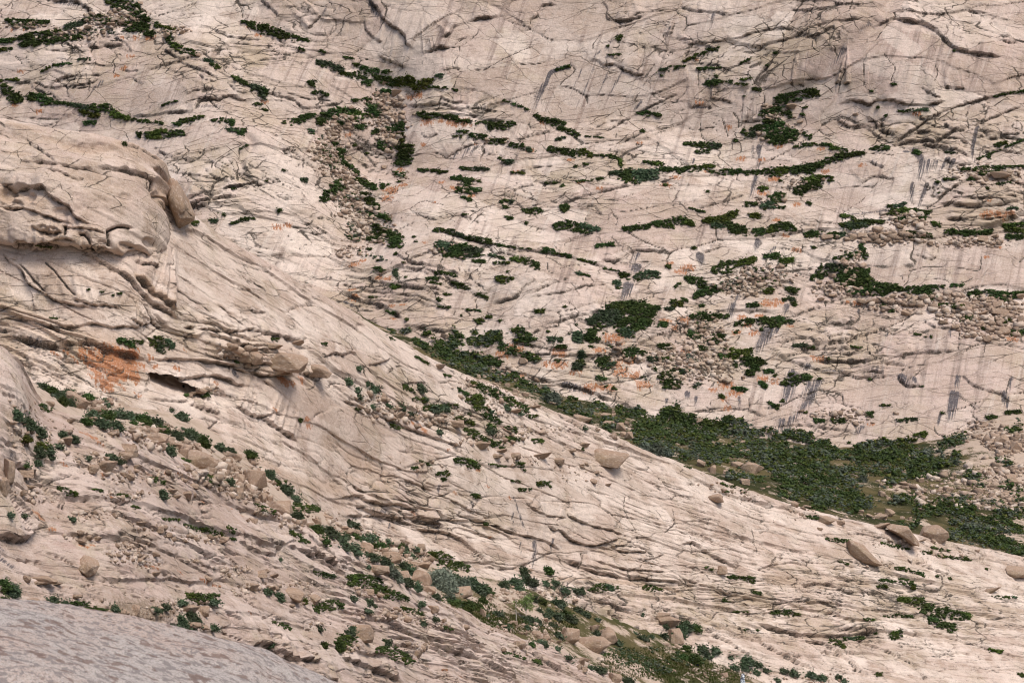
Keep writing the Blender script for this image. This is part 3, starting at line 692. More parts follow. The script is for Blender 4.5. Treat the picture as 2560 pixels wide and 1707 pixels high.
for b in [(4, 1500, 420, 600, 230), (4, 450, 400, 420, 200), (5, 250, 950, 380, 160), (8, 1500, 250, 700, 180), (4, 2150, 1250, 300, 150), (9, 1500, 720, 500, 60)]:
    SM = np.maximum(SM, ridge.blob(*b))
RG = np.zeros_like(u)
for b in [(4, 350, 740, 600, 110), (4, 1500, 850, 520, 120), (9, 500, 1100, 900, 200), (8, 1900, 1050, 500, 150), (4, 400, 960, 350, 120), (9, 1500, 950, 600, 200), (5, 600, 1250, 420, 160), (8, 600, 400, 500, 160)]:
    RG = np.maximum(RG, ridge.blob(*b))
frac = np.clip(0.35 + 0.8 * fbm(u / 16, v / 12, 133, 3) + 0.6 * RG - 0.6 * SM, 0.02, 1.3)
ridge.att['rough'] = np.clip(RG * 0.75 + 0.45 * fbm(u / 9, v / 7, 135, 3), 0, 1).astype(np.float32)
D = ridge.D
h1, e1, t1 = slabs(u, v, 17, 5.0, 0, 11, 0.9, soft=.14)
h2, e2, t2 = slabs(u, v, 6.4, 1.9, -5, 12, 0.9, 0.28, .12)
cm = sstep(-0.2, 0.25, fbm(u / 5, v / 5, 141, 3))
D += 0.36 * (0.3 + 0.7 * frac) * (h1 - 0.5) + 0.24 * frac * (h2 - 0.5)
D -= 0.2 * np.exp(-(e1 / 0.03) ** 2) * (0.3 + 0.7 * cm) + 0.14 * np.exp(-(e2 / 0.055) ** 2) * cm * np.clip(frac * 1.3, 0.08, 1)
D += 0.5 * fbm(u / 18, v / 12, 151, 2) + 0.08 * fbm(u / 1.2, v / 0.9, 157, 4) * (0.3 + frac)
ridge.att['joint_shade'] = 0.6 * np.maximum(np.exp(-(e1 / 0.025) ** 2) * (0.2 + 0.8 * cm), np.exp(-(e2 / 0.05) ** 2) * cm * np.clip(frac * 1.3, 0.05, 1)).astype(np.float32)
ridge.att['tone'] = (0.5 * t1 + 0.5 * t2).astype(np.float32)
ridge.att['fresh'] = np.clip(0.5 + fbm(u / 14, v / 9, 137, 3), 0, 1).astype(np.float32)
fm = np.clip(0.25 + 0.75 * frac - 0.3 * SM, 0.1, 1)
sheets(ridge, fm, 20, 7, 2, 6, 0.17, 181, 2)
sheets(ridge, fm * np.clip(1.1 * cm, 0.1, 1), 10, 2.6, -4, 5, 0.10, 182, 2)
strata(ridge, ridge.blob(4, 350, 740, 620, 110), 12, 0.95, 0.55, 161)
strata(ridge, ridge.blob(4, 1550, 850, 500, 130), 8, 1.0, 0.55, 162)
strata(ridge, ridge.blob(4, 400, 960, 420, 90), 6, 0.8, 0.3, 163)
strata(ridge, ridge.blob(9, 700, 1000, 900, 180), 13, 0.75, 0.32, 164)
strata(ridge, ridge.blob(8, 1950, 1100, 500, 150), 13, 0.75, 0.32, 165)
strata(ridge, ridge.blob(9, 900, 1400, 900, 160), -6, 1.9, 0.32, 166)
strata(ridge, ridge.blob(9, 2000, 1350, 500, 160), -2, 1.7, 0.24, 167)
strata(ridge, ridge.blob(8, 2200, 600, 500, 250), 3, 1.5, 0.18, 168)
strata(ridge, ridge.blob(9, 300, 600, 500, 250), -1, 1.5, 0.18, 169)
strata(ridge, np.clip(0.2 + 1.3 * fbm(u / 20, v / 12, 170, 3) - 0.7 * SM, 0, .8), 2, 2.3, 0.15, 171)
RL = {
 4: [([(540,165),(640,230),(760,310),(880,395),(960,480),(1080,570),(1160,625),(1200,660)],1.0),([(890,350),(960,420),(1060,510),(1155,590)],1.1),
     ([(20,180),(70,260),(150,310),(210,400),(320,480),(420,520),(540,550),(650,570)],.7),([(0,760),(150,775),(300,800),(450,800),(600,800),(700,850),(850,880),(1000,920)],1.1),
     ([(0,650),(180,640),(300,690),(500,690),(620,680),(760,690),(1000,690)],.7),([(1000,915),(1200,920),(1350,930),(1500,960),(1650,1010),(1800,1040),(1980,1020)],1.0),
     ([(1100,1060),(1230,1055),(1380,1040),(1480,1040),(1600,1100),(1680,1110)],.9),([(1400,870),(1560,930),(1700,960),(1920,975),(2060,960)],1.0),([(1520,800),(1640,860),(1780,880)],.7),
     ([(1650,740),(1800,770),(1960,790),(2080,800)],.6),([(1780,930),(1900,970),(2060,940)],.6),([(1200,700),(1400,740),(1550,760),(1700,730)],.6),([(2050,1000),(2130,1030),(2230,1010)],.9),
     ([(1640,1560)],.1),([(1290,1200),(1350,1240),(1500,1290)],.6),([(1600,1230),(1700,1300),(1780,1320),(1840,1280)],.9),([(1780,1320),(1850,1380),(1930,1420),(2010,1480)],.9),
     ([(890,265),(960,295),(1070,300)],.7),([(1640,560),(1680,610),(1780,620)],.5),([(1600,440),(1700,460)],.3),([(860,640),(900,660),(980,680),(1060,640)],.6),([(500,500),(600,540),(760,560),(800,590)],.6),
     ([(0,900),(200,920),(350,990),(500,1040)],.5),([(300,960),(500,1000),(620,1080)],.4),([(600,830),(750,870),(900,900)],.5),([(1000,1180),(1200,1190),(1450,1180)],.4),([(2170,910),(2250,895),(2325,905)],.6)],
 5: [([(0,900),(60,880),(100,910)],.5),([(170,970),(250,950),(340,930)],.6),([(420,1090),(500,1080),(590,1080)],.5),([(700,1200),(850,1260),(980,1330)],.4),([(0,1190),(150,1250),(330,1330),(600,1450),(850,1530)],.6)],
 8: [([(0,315),(110,310),(160,340),(280,365),(420,375),(550,450),(640,500),(730,515)],1.2),([(0,440),(250,440),(420,470),(560,540),(700,560),(800,590),(870,640),(960,730),(1010,790)],.8),
     ([(1390,460),(1430,540),(1480,540),(1560,610),(1700,640),(1830,620),(1910,580)],.8),([(1545,310),(1560,380),(1550,450),(1700,510),(1840,550),(1950,580)],.7),([(1250,320),(1300,390),(1400,440),(1540,460)],.5),
     ([(1840,640),(1900,680),(2000,690),(2090,690)],.7),([(1500,720),(1700,800),(1900,850),(2100,880),(2337,890)],.8),([(1720,740),(1860,790),(2000,820),(2200,830)],.6),([(980,780),(1100,800),(1220,780),(1400,700)],.5),
     ([(900,470),(1000,490),(1180,560),(1380,620),(1500,690)],.6),([(2010,740),(2100,740),(2200,700)],.5),([(1740,580),(1850,640),(1990,650)],.4),([(300,160),(450,200),(650,290),(800,370),(950,450)],.5),([(560,200),(640,230),(740,240)],.3)],
 9: [([(0,640),(80,630),(160,690),(300,760),(400,800)],.9),([(520,820),(600,790),(750,770),(870,780)],.5),([(830,920),(950,900),(1050,910),(1150,960),(1260,940)],.9),([(500,1160),(640,1220),(800,1260),(1000,1280),(1200,1250),(1400,1220)],1.1),
     ([(770,710),(850,750),(1000,760)],.4),([(1610,750),(1700,790),(1850,830)],.6),([(0,870),(100,900),(250,930)],.5),([(150,1200),(300,1290),(440,1390),(560,1450)],.7),([(470,1240),(620,1350),(800,1450),(900,1490)],.8),
     ([(800,1290),(960,1320),(1100,1400),(1240,1500),(1300,1567)],.9),([(1150,1270),(1400,1350),(1600,1450),(1700,1567)],.6),([(1250,680),(1300,740),(1380,760)],.3),([(1700,1230),(1900,1300),(2100,1350),(2337,1420)],.5),
     ([(2050,960),(2120,930),(2190,960)],.5),([(0,490),(150,480),(300,520),(420,600)],.4),([(30,560),(150,570),(280,640)],.4)],
}
for c, ls in RL.items():
    for pts, h in ls:
        if len(pts) > 1: ridge.ledge(c, pts, h * 0.75, 10.0, 3.0, 0.3)
for c, pts in [(4, [(1720,390),(1790,440),(1810,465)]), (4, [(300,250),(380,330),(520,500)]), (4, [(130,260),(320,470)]), (4, [(1100,400),(1200,480),(1330,560),(1400,640)]), (4, [(1450,560),(1560,680),(1600,720)]),
               (8, [(1950,290),(1940,400),(2020,560)]), (8, [(2250,380),(2280,480),(2200,560)]), (8, [(2150,140),(2230,230),(2337,260)]), (8, [(1630,690),(1640,800)]), (9, [(490,520),(530,690)]), (9, [(20,380),(100,450),(240,470),(280,500)]), (9, [(0,560),(60,600),(90,700)]), (4, [(1420,1390),(1500,1320)])]:
    ridge.crack(c, pts, 0.25, 0.11, 0.2)
# the shallow cave
a = ridge.uv(*cp(4, 1205, 1106)); cu, cv = a
lx = (u - cu) / 3.5; ly = (v - cv) / 1.05
ly = ly + 0.22 * lx
cave = sstep(1.12, 0.86, np.sqrt(lx ** 2 * 0.85 + np.abs(ly) ** 2.4) + 0.06 * fbm(u * 1.4, v * 1.4, 171, 3))
ridge.extra = (cave * (1.0 - 0.45 * np.clip(lx, -1, 1)))[..., None] * np.array([-0.9, 3.7, 0.7])
ridge.att['rough'] *= 1 - cave
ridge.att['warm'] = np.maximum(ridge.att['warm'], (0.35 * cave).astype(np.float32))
for c, pts, w, val in [(4, [(900,370),(980,440),(1080,530),(1140,580)], 24, 1.0), (4, [(600,210),(750,300),(860,370)], 22, .55), (7, [(1740,60),(2000,200),(2300,250)], 60, .6), (8, [(60,30),(200,120),(330,200)], 60, .7), (8, [(0,180),(200,230),(330,290)], 40, .45), (4, [(2200,1480),(2300,1500)], 60, .55),
                       (9, [(600,860),(900,900),(1250,880)], 90, .55), (8, [(1500,870),(1900,890),(2300,940)], 30, .8), (8, [(2000,960),(2300,980)], 50, .6), (4, [(200,40),(360,60)], 12, .5), (4, [(1250,640),(1400,690),(1500,730)], 30, .45)]:
    ridge.stroke('warm', c, pts, w, val, 0.8)
for pts, w, val in [([(0,720),(400,740),(900,790)], 60, .42), ([(900,800),(1500,850),(2000,910)], 75, .42), ([(0,830),(500,830),(1000,900)], 30, .4)]:
    ridge.stroke('warm', 4, pts, w, val, 0.9, 1.0)
for c, pts, w, val in [(8,[(350,480),(340,565)],7,.9),(8,[(665,510),(660,640)],8,.9),(8,[(1165,420),(1180,560)],10,.75),(8,[(1180,330),(1230,480),(1290,640)],10,.65),(8,[(1320,620),(1320,800)],22,.75),(8,[(1220,620),(1235,740)],14,.45),(8,[(1430,600),(1435,780)],8,.7),
                       (8,[(655,240),(660,310)],14,.5),(8,[(890,340),(900,460)],10,.5),(4,[(100,790),(260,800)],20,.45),(4,[(700,930),(860,960)],12,.5),(4,[(1560,1010),(1590,1050)],20,.6),(4,[(1150,930),(1200,945)],12,.7),(4,[(1130,560),(1150,580)],12,.8),(8,[(100,400),(300,420)],26,.35),(9,[(560,900),(700,920)],16,.35),(4,[(760,1160),(800,1180)],14,.5)]:
    ridge.stroke('stain', c, pts, w, val)
for c, x, y, r in [(4,590,900,40),(4,560,850,26),(4,1020,900,24),(4,880,960,50),(4,760,1030,40),(4,500,900,24),(4,1060,960,20),(4,820,1010,44),(4,740,900,60),(4,820,930,70),(4,880,900,50),(4,900,1020,44),(4,650,990,40),(4,720,1080,40),(4,820,1090,30),(4,940,1150,24),(4,1190,980,26),(4,2040,1060,28),(4,1900,1065,40),(4,1960,1090,30),(4,2060,1340,24),(4,2080,1380,22),(4,1830,1270,18),(4,620,870,34),(4,450,850,24),(4,370,850,18),
                   (4,970,960,30),(4,640,1040,30),(4,780,990,50),(4,700,940,50),(8,490,425,26),(8,940,125,26),(8,1000,235,18),(8,770,285,18),(8,1010,590,14),(8,1150,320,14),(5,540,1400,36),(5,470,1350,26),(4,1460,1080,22),(4,930,850,22),(4,1230,860,16),(5,720,1540,16)]:
    ridge.stroke('lichen', c, [(x - r * .4, y - r * .3), (x + r * .4, y + r * .3)], r * 0.8, 1.0 if r > 35 else 0.66, 0.9, 0.3)
ridge.build('ridge', M_RIDGE, None, 24, kind='structure')

# ------------------------------------------------------------------ the near slope at lower left
NC = [(-350,790,134),(0,875,138),(120,1020,144),(330,1083,152),(560,1213,168),(850,1373,190),(1180,1543,222),(1450,1650,245),(1750,1760,262),(2050,1860,275)]
NB = [(-500,1900,108),(-250,1900,112),(0,1900,115),(250,1900,122),(500,1900,133),(800,1900,152),(1150,1900,185),(1450,1900,215),(1800,1980,238),(2100,2050,250)]
L = lat([(x, y + 60, d + 22) for x, y, d in NC], [(x, y + 9, d + 6) for x, y, d in NC], NC, lerp_rows(NC, NB, .22, -1.6), lerp_rows(NC, NB, .5, -1.5), lerp_rows(NC, NB, .76, 0.5), NB)
P = loft(L, tsamp([(0, 5), (1, 12), (2, 70), (3, 74), (4, 64), (5, 14), (6, 0)]), tsamp([(0, 20), (.85, 75), (2, 90), (3, 90), (4, 105), (5, 115), (6, 100), (7, 50), (8, 12), (9, 0)]))
near = Layer(P, 0.13); near.arc()
u, v = near.U, near.V
frac = np.clip(0.35 + 0.9 * fbm(u / 9, v / 6, 233, 3), 0.03, 1.2)
near.att['rough'] = np.clip(0.1 + 0.7 * fbm(u / 6, v / 4, 235, 3), 0, 1).astype(np.float32)
D = near.D
h1, e1, t1 = slabs(u, v, 12, 2.6, 2, 211, 0.9, 0.3, .12)
h2, e2, t2 = slabs(u, v, 5.0, 0.9, -1, 212, 0.9, 0.25, .10)
cm = sstep(-0.15, 0.25, fbm(u / 3, v / 3, 241, 3))
D += 0.28 * (0.35 + 0.65 * frac) * (h1 - 0.5) + 0.11 * frac * (h2 - 0.5)
D -= 0.20 * np.exp(-(e1 / 0.025) ** 2) * (0.25 + 0.75 * cm) + 0.15 * np.exp(-(e2 / 0.06) ** 2) * cm * np.clip(frac * 1.3, 0.08, 1)
D += 0.5 * fbm(u / 13, v / 8, 251, 2) + 0.05 * fbm(u / .7, v / .5, 257, 4) * (0.4 + frac)
near.att['joint_shade'] = (0.5 * np.maximum(np.exp(-(e1 / 0.025) ** 2) * (0.2 + 0.8 * cm), np.exp(-(e2 / 0.05) ** 2) * cm * np.clip(frac * 1.3, 0.05, 1))).astype(np.float32)
near.att['tone'] = (0.5 * t1 + 0.5 * t2).astype(np.float32)
near.att['fresh'] = np.clip(0.3 + fbm(u / 8, v / 5, 237, 3), 0, 1).astype(np.float32)
fm = np.clip(0.3 + 0.7 * frac, 0.1, 1)
sheets(near, fm, 15, 3.4, 2, 5, 0.11, 281, 2)
sheets(near, fm * np.clip(1.1 * cm, 0.1, 1), 7, 1.4, -2, 5, 0.06, 282, 2)
strata(near, np.clip(0.3 + fbm(u / 11, v / 7, 270, 3) * 1.5, 0, 1), 1, 1.6, 0.08, 261)
strata(near, near.blob(8, 900, 1400, 700, 130), 2, 1.1, 0.42, 262)
strata(near, near.blob(7, 60, 100, 200, 160), 14, 0.8, 0.5, 263)
for c, pts, h in [(7, [(0,570),(90,590),(190,590),(240,520),(250,480)], 1.1), (7, [(1950,640),(2080,690),(2180,750),(2337,800)], .7), (7, [(1610,610),(1750,680),(1900,700)], .5), (7, [(2070,660),(2160,720),(2310,770)], .8),
                  (7, [(1680,1370),(1760,1300),(1860,1340),(1930,1440)], .6), (7, [(1850,1340),(1980,1420),(2160,1440)], .8), (7, [(1960,1450),(2100,1530),(2300,1567)], .6), (7, [(380,380),(430,370),(420,290)], .7), (7, [(1750,600),(1900,640),(2000,600)], .4),
                  (7, [(450,300),(700,400),(1000,500),(1300,640),(1600,780)], .35), (7, [(700,560),(1000,620),(1300,760),(1500,860)], .25), (8, [(700,1350),(900,1400),(1040,1480),(1220,1560)], .9), (8, [(0,1400),(150,1440),(300,1500),(420,1567)], .8),
                  (8, [(0,700),(200,800),(430,890),(600,960)], .5), (8, [(0,760),(180,830),(330,880)], .5), (8, [(100,1140),(300,1160),(500,1250),(700,1300)], .45), (8, [(1240,1330),(1350,1420),(1500,1500)], .6), (7, [(100,80),(200,150),(240,170)], .7), (7, [(1270,970),(1500,1080),(1650,1170)], .25), (8, [(420,1350),(520,1400),(560,1460)], .4)]:
    near.ledge(c, pts, h * 0.7, 10.0, 3.0, 0.2)
for c, x, y, r in [(7,240,430,40),(7,270,460,30),(7,430,90,30),(7,720,150,40),(7,1140,150,34),(7,1210,160,24),(7,1400,870,50),(7,1500,900,44),(7,570,640,40),(7,630,630,26),(7,1050,790,40),(7,720,1140,34),(7,1000,780,30),(7,1240,820,26),(7,1600,380,16),(7,1660,430,20),(8,620,1440,30),(8,720,1480,30),(8,820,1520,26),(8,520,1400,20),(4,620,1440,50),(4,680,1480,40),(4,560,1420,30),(7,350,540,34),(7,1380,350,26),(7,1690,1110,24),(7,1830,720,20),(7,1040,150,30),(7,750,310,20)]:
    near.stroke('lichen', c, [(x - r * .6, y - r * .2), (x + r * .6, y + r * .25)], r * 0.45, 0.7, 0.9, 0.2)
for c, pts, w, val in [(7, [(30,730),(90,770),(150,810)], 34, .6), (7, [(0,640),(60,690)], 26, .45), (7, [(60,20),(80,120)], 18, .4)]:
    near.stroke('stain', c, pts, w, val)
near.att['soil'] = np.maximum(near.att['soil'], np.clip(0.7 * near.blob(7, 950, 1120, 220, 60) + 0.5 * near.blob(7, 1100, 1050, 300, 60), 0, 1))
near.build('slope', M_NEAR, None, 26, kind='structure')

# ------------------------------------------------------------------ gully floor and meadow between slope and spur
GF = [(-350,930,246),(0,940,243),(250,990,243),(480,1040,250),(700,1180,260),(930,1350,278),(1250,1430,300),(1650,1552,321),(2000,1690,331),(2450,1780,341)]
GN = [(-350,890,150),(0,945,150),(180,1090,160),(400,1160,172),(620,1280,188),(900,1440,212),(1200,1590,240),(1450,1690,258),(1750,1810,270),(2100,1960,280)]
L = lat(lerp_rows(GF, GN, -0.12), GF, lerp_rows(GF, GN, .33, -3), lerp_rows(GF, GN, .66, -2), GN)
P = loft(L, tsamp([(0, 6), (1, 40), (2, 40), (3, 40), (4, 0)]), tsamp([(0, 10), (1, 30), (2, 30), (3, 30), (4, 36), (5, 42), (6, 46), (7, 40), (8, 14), (9, 0)]))
gully = Layer(P)
gully.set_axes((1, 0, 0), (0, 1, 0))
u, v = gully.U, gully.V
gully.D += 0.9 * fbm(u / 12, v / 14, 301, 4) + 0.25 * fbm(u / 2, v / 3, 307, 4)
for b, k in [((8, 1060, 1140, 170, 50), 1.0), ((8, 1350, 1190, 300, 60), .8), ((8, 2100, 1420, 380, 120), 1.0), ((9, 150, 1480, 420, 110), 1.0), ((8, 900, 1060, 180, 60), .9), ((9, 800, 1530, 300, 40), .55), ((8, 1900, 1320, 150, 50), .8)]:
    gully.att['soil'] = np.maximum(gully.att['soil'], k * gully.blob(*b))
gully.att['soil'] *= np.clip(0.75 + 0.9 * fbm(u / 3, v / 6, 311, 3), 0, 1)
gully.build('gully_ground', M_GROUND, kind='structure')

# ------------------------------------------------------------------ valley floor behind the spur
VF = [(500,690,562),(1000,852,560),(1400,990,556),(1800,1085,552),(2200,1118,550),(2560,1030,556),(3100,1000,560)]
VM = [(500,760,500),(1000,930,498),(1400,1060,492),(1800,1135,490),(2200,1215,486),(2560,1250,488),(3100,1260,490)]
VN = [(500,830,440),(1000,1000,438),(1400,1130,430),(1800,1210,428),(2200,1330,424),(2560,1410,428),(3100,1450,430)]
L = lat([(x, y - 40, d + 30) for x, y, d in VF], VF, VM, VN, [(x, y + 110, d - 26) for x, y, d in VN])
P = loft(L, tsamp([(0, 8), (1, 55), (2, 50), (3, 10), (4, 0)]), tsamp([(0, 30), (1, 44), (2, 50), (3, 50), (4, 50), (5, 14), (6, 0)]))
valley = Layer(P)
valley.set_axes((1, 0, 0), (0, 1, 0))
valley.D += 1.6 * fbm(valley.U / 22, valley.V / 26, 401, 4) + 0.3 * fbm(valley.U / 3, valley.V / 5, 407, 3)
valley.att['soil'] = np.clip(0.8 + 0.7 * fbm(valley.U / 9, valley.V / 16, 411, 3), 0, 1).astype(np.float32)
valley.att['soil'] *= sstep(112, 86, valley.U + 6 * fbm(valley.U / 9, valley.V / 12, 415, 2))
valley.build('valley_ground', M_VALLEY, kind='structure')

# ------------------------------------------------------------------ the granite hump right in front of the camera
EDGE = [(-900,1500,8.6),(-300,1500,9.2),(0,1519,9.6),(121,1529,9.9),(272,1565,10.2),(440,1597,10.6),(620,1637,11.0),(800,1700,11.5),(1700,2030,12.6)]
L = lat([(x, y + 500, d + 6) for x, y, d in EDGE], [(x, y + 60, d + 1.6) for x, y, d in EDGE], EDGE, [(x * .97, y + 180, d * .78) for x, y, d in EDGE], [(x * .95, y + 520, d * .58) for x, y, d in EDGE], [(x * .93, y + 1500, d * .36) for x, y, d in EDGE])
P = loft(L, tsamp([(0, 6), (1, 30), (2, 60), (3, 14), (4, 8), (5, 0)]), tsamp([(0, 10), (1, 24), (2, 24), (3, 30), (4, 34), (5, 34), (6, 34), (7, 14), (8, 0)]))
front = Layer(P)
front.D += 0.06 * fbm(front.U / 1.2, front.V / 0.8, 501, 4) + 0.008 * fbm(front.U / .12, front.V / .1, 507, 3)
def front_mat():
    t = NT('granite_speckled')
    co = t.coord(); sq = t.coord((1, 0.55, 1), rot=(0, 0, -0.35))
    a = t.noise(sq, 1.0, 5, 0.6); b = t.noise(sq, 4.5, 6, 0.65); f = t.noise(co, 60, 3, 0.75); g = t.noise(co, 130, 2, 0.8)
    c = t.mix(t.ramp(a, 0.4, 0.65), (0.43, 0.385, 0.36), (0.46, 0.36, 0.31))
    c = t.mix(t.math('MULTIPLY', t.ramp(f, 0.45, 0.62), 0.55), c, (0.47, 0.445, 0.43))
    c = t.mix(t.math('MULTIPLY', t.ramp(g, 0.52, 0.58), 0.6), c, (0.10, 0.09, 0.09))
    bb = t.noise(t.coord((1.0, 0.62, 1.0), rot=(0, 0, 0.12)), 23.0, 4, 0.68); am = t.noise(sq, 0.9, 3)
    c = t.mix(t.math('MULTIPLY', t.ramp(t.math('ADD', bb, t.math('MULTIPLY', t.math('SUBTRACT', f, .5), .22)), 0.525, 0.56), t.math('MULTIPLY', t.ramp(am, 0.15, 0.45), 0.8)), c, (0.19, 0.168, 0.165))
    b2 = t.noise(t.coord((0.9, 0.6, 1), rot=(0, 0, 0.2)), 13.0, 4, 0.6)
    c = t.mix(t.math('MULTIPLY', t.ramp(b2, 0.56, 0.60), 0.75), c, (0.16, 0.11, 0.095))
    t.color(c); t.bump(b, 0.5, 0.03); t.bump(f, 0.6, 0.008)
    return t.m
front.build('foreground_rock', front_mat(), kind='structure')

# ------------------------------------------------------------------ the weathered outcrop on the spur
cols = [-300, -80, 40, 130, 220, 310, 375, 408, 421]
rowsY = [([285,288,297,318,337,362,392,408,440], 7.0), ([340,345,350,365,388,405,425,438,465], 4.2), ([400,400,402,402,420,440,455,465,490], 1.6), ([455,460,465,470,490,510,520,525,535], -0.6),
         ([540,540,545,560,575,580,585,580,572], -1.7), ([600,600,603,606,617,628,634,622,598], -1.9), ([607,607,611,614,625,636,642,629,603], 0.6)]
def ridge_depth(x, y):
    h = ridge.bvh.ray_cast(Vector((0, 0, 0)), ray(x, y))[0]
    return h.y if h else 244.0
ref = [ridge_depth(c, y + 14) for c, y in zip(cols, rowsY[5][0])]
dd = [0, 0, 0, 0, 0, 0.2, 0.8, 1.6, 3.0]
rows = [[(c, y + 70, r + 20) for c, y, r in zip(cols, rowsY[0][0], ref)] + [(428, 500, ref[-1] + 22), (424, 520, ref[-1] + 26)]]
for ys, d in rowsY:
    rows.append([(c, y, r + d + e) for c, y, r, e in zip(cols, ys, ref, dd)] + [(427, ys[-1] + 8, ref[-1] + d + 8), (420, ys[-1] + 16, ref[-1] + d + 14)])
L = lat(*rows)
P = loft(L, tsamp([(0, 5), (1, 28), (2, 34), (3, 34), (4, 44), (5, 34), (6, 12), (7, 0)]), tsamp([(0, 8), (.85, 42), (2, 38), (3, 38), (4, 38), (5, 34), (6, 24), (7, 18), (8, 12), (9, 6), (10, 0)]))
outc = Layer(P, 0.11)
outc.set_axes((1, 0, 0), (0, 0.3, 0.954))
u, v = outc.U, outc.V
D = outc.D
ca, sa = math.cos(R(-20)), math.sin(R(-20))
fu, fv = u * ca + v * sa, -u * sa + v * ca
D += 0.75 * fbm(fu / 9, fv / 3.6, 601, 3) + 0.10 * (1 - np.abs(fbm(fu / 3.2, fv / 1.1, 605, 3)) * 2.5) + 0.03 * fbm(u / .5, v / .4, 609, 3)
for c, pts, h in [(1, [(0,1255),(90,1290),(170,1285),(300,1290),(330,1340),(420,1390),(470,1420),(530,1500),(640,1540)], 1.1), (1, [(0,1420),(120,1425),(210,1440),(380,1500),(520,1540)], .7), (1, [(640,1165),(800,1180),(950,1210),(1040,1250),(1060,1330),(1120,1380)], .8),
                  (1, [(130,1100),(350,1120),(520,1150),(700,1190)], .4), (1, [(300,1160),(450,1190),(540,1230),(580,1200)], .3), (4, [(0,135),(60,125),(170,110),(300,120),(440,95),(530,140)], .9), (4, [(220,10),(280,50),(440,60)], .8), (4, [(530,155),(740,165)], .5), (4, [(440,30),(560,30),(720,70)], .5), (1, [(820,1000),(1000,1060),(1100,1110)], .4), (1, [(190,970),(300,1050),(380,1120)], .35)]:
    outc.ledge(c, pts, h * 0.95, 2.4, 1.6, 0.3)
for c, pts in [(4, [(735,40),(730,100),(738,165)]), (4, [(535,75),(570,65),(605,110),(608,155)]), (4, [(440,10),(440,90)]), (4, [(720,60),(800,20),(900,30)])]:
    outc.crack(c, pts, 0.7, 0.16, 0.15)
for b, h in [((1, 60, 1330, 50, 50), 1.0), ((1, 140, 1310, 60, 36), .8), ((1, 212, 1350, 18, 34), .8), ((1, 90, 1412, 70, 16), .7), ((1, 420, 1450, 60, 28), .6), ((1, 1075, 1290, 28, 55), 1.1), ((1, 1140, 1255, 10, 40), .9), ((1, 700, 1015, 70, 22), .35), ((1, 390, 868, 45, 15), .4),
             ((1, 580, 1010, 60, 14), .3), ((1, 160, 1060, 80, 12), .3), ((4, 350, 62, 42, 22), .9), ((4, 290, 50, 22, 18), .7), ((4, 880, 165, 80, 16), .9), ((4, 1010, 128, 34, 22), .8), ((4, 1100, 152, 50, 14), .8), ((4, 950, 185, 40, 10), .6), ((4, 690, 145, 30, 12), .5), ((1, 860, 1350, 10, 10), .3), ((1, 1095, 1360, 10, 50), .4)]:
    D -= 0.65 * h * outc.blob(*b, soft=0.3)
for c, pts, w, val in [(1, [(60,830),(250,900)], 20, .5), (1, [(450,1000),(600,1030),(800,1010)], 30, .6), (1, [(800,1000),(1000,1080),(1120,1130)], 40, .65), (1, [(20,1060),(200,1050)], 20, .5), (1, [(1080,1180),(1120,1300),(1130,1420)], 34, .8), (1, [(10,1340),(150,1380),(280,1400)], 50, .7), (4, [(800,160),(950,180),(1120,160)], 24, .7), (4, [(290,55),(400,70)], 20, .6), (1, [(300,940),(420,960)], 16, .5)]:
    outc.stroke('warm', c, pts, w, val, 0.9)
outc.att['tone'] += 0.5; outc.att['rough'] += 0.25
outc.att['fresh'] = np.clip(0.3 + fbm(u / 6, v / 4, 637, 3), 0, 1).astype(np.float32)
M_OUT = rock_mat('granite_outcrop', 0.12, pale=(0.53, 0.45, 0.40), pink=(0.49, 0.39, 0.345), beige=(0.38, 0.295, 0.24), tan=(0.46, 0.385, 0.315), fresh=(0.64, 0.56, 0.505), streak=0.1, speck=0.35, ax=AX_RIDGE, nets=((6, 1.6, 4, 0.022, 0.46), (3, 1.2, 50, 0.02, 0.52)), lines=0.2)
outcrop = outc.build('rock_outcrop', M_OUT, None, 30, category='rock outcrop', label='big rounded weathered rock outcrop with hollows and overhangs at the left edge')

# ------------------------------------------------------------------ shooting rays at the finished ground
bpy.context.view_layer.update()
DG = bpy.context.evaluated_depsgraph_get()
GB = {nm: BVHTree.FromObject(o, DG) for nm, o in [('far', far.obj), ('valley', valley.obj), ('ridge', ridge.obj), ('gully', gully.obj), ('slope', near.obj), ('outcrop', outc.obj), ('front', front.obj)]}
TIERS = [('front',), ('slope',), ('outcrop',), ('ridge', 'gully'), ('far', 'valley')]
ZERO = Vector((0, 0, 0))
def hit(px, py, only=None):
    d = ray(px, py).normalized()
    for k, tier in enumerate(TIERS):
        if (k == 0 and not (only and 'front' in only)) or (k == 1 and py < 780) or (k == 2 and (px > 460 or py > 680)): continue
        best = None
        for nm in tier:
            if only and nm not in only: continue
            loc, nor, _, _ = GB[nm].ray_cast(ZERO, d)
            if loc is not None and (best is None or loc.y < best[0].y):
                if nor.dot(d) > 0: nor = -nor
                best = (loc, nor, nm)
        if best: return best
    return None
def mpp(depth): return depth / FPX                # metres for one photo pixel at that distance
ORD = ['', 'first', 'second', 'third', 'fourth', 'fifth', 'sixth', 'seventh', 'eighth', 'ninth', 'tenth', 'eleventh', 'twelfth', 'thirteenth', 'fourteenth', 'fifteenth', 'sixteenth', 'seventeenth', 'eighteenth', 'nineteenth', 'twentieth']
TENS = {2: ('twentieth', 'twenty'), 3: ('thirtieth', 'thirty'), 4: ('fortieth', 'forty'), 5: ('fiftieth', 'fifty')}
def ordinal(n):
    if n <= 20: return ORD[n]
    a, b = divmod(n, 10)
    return TENS[a][0] if b == 0 else TENS[a][1] + '-' + ORD[b]
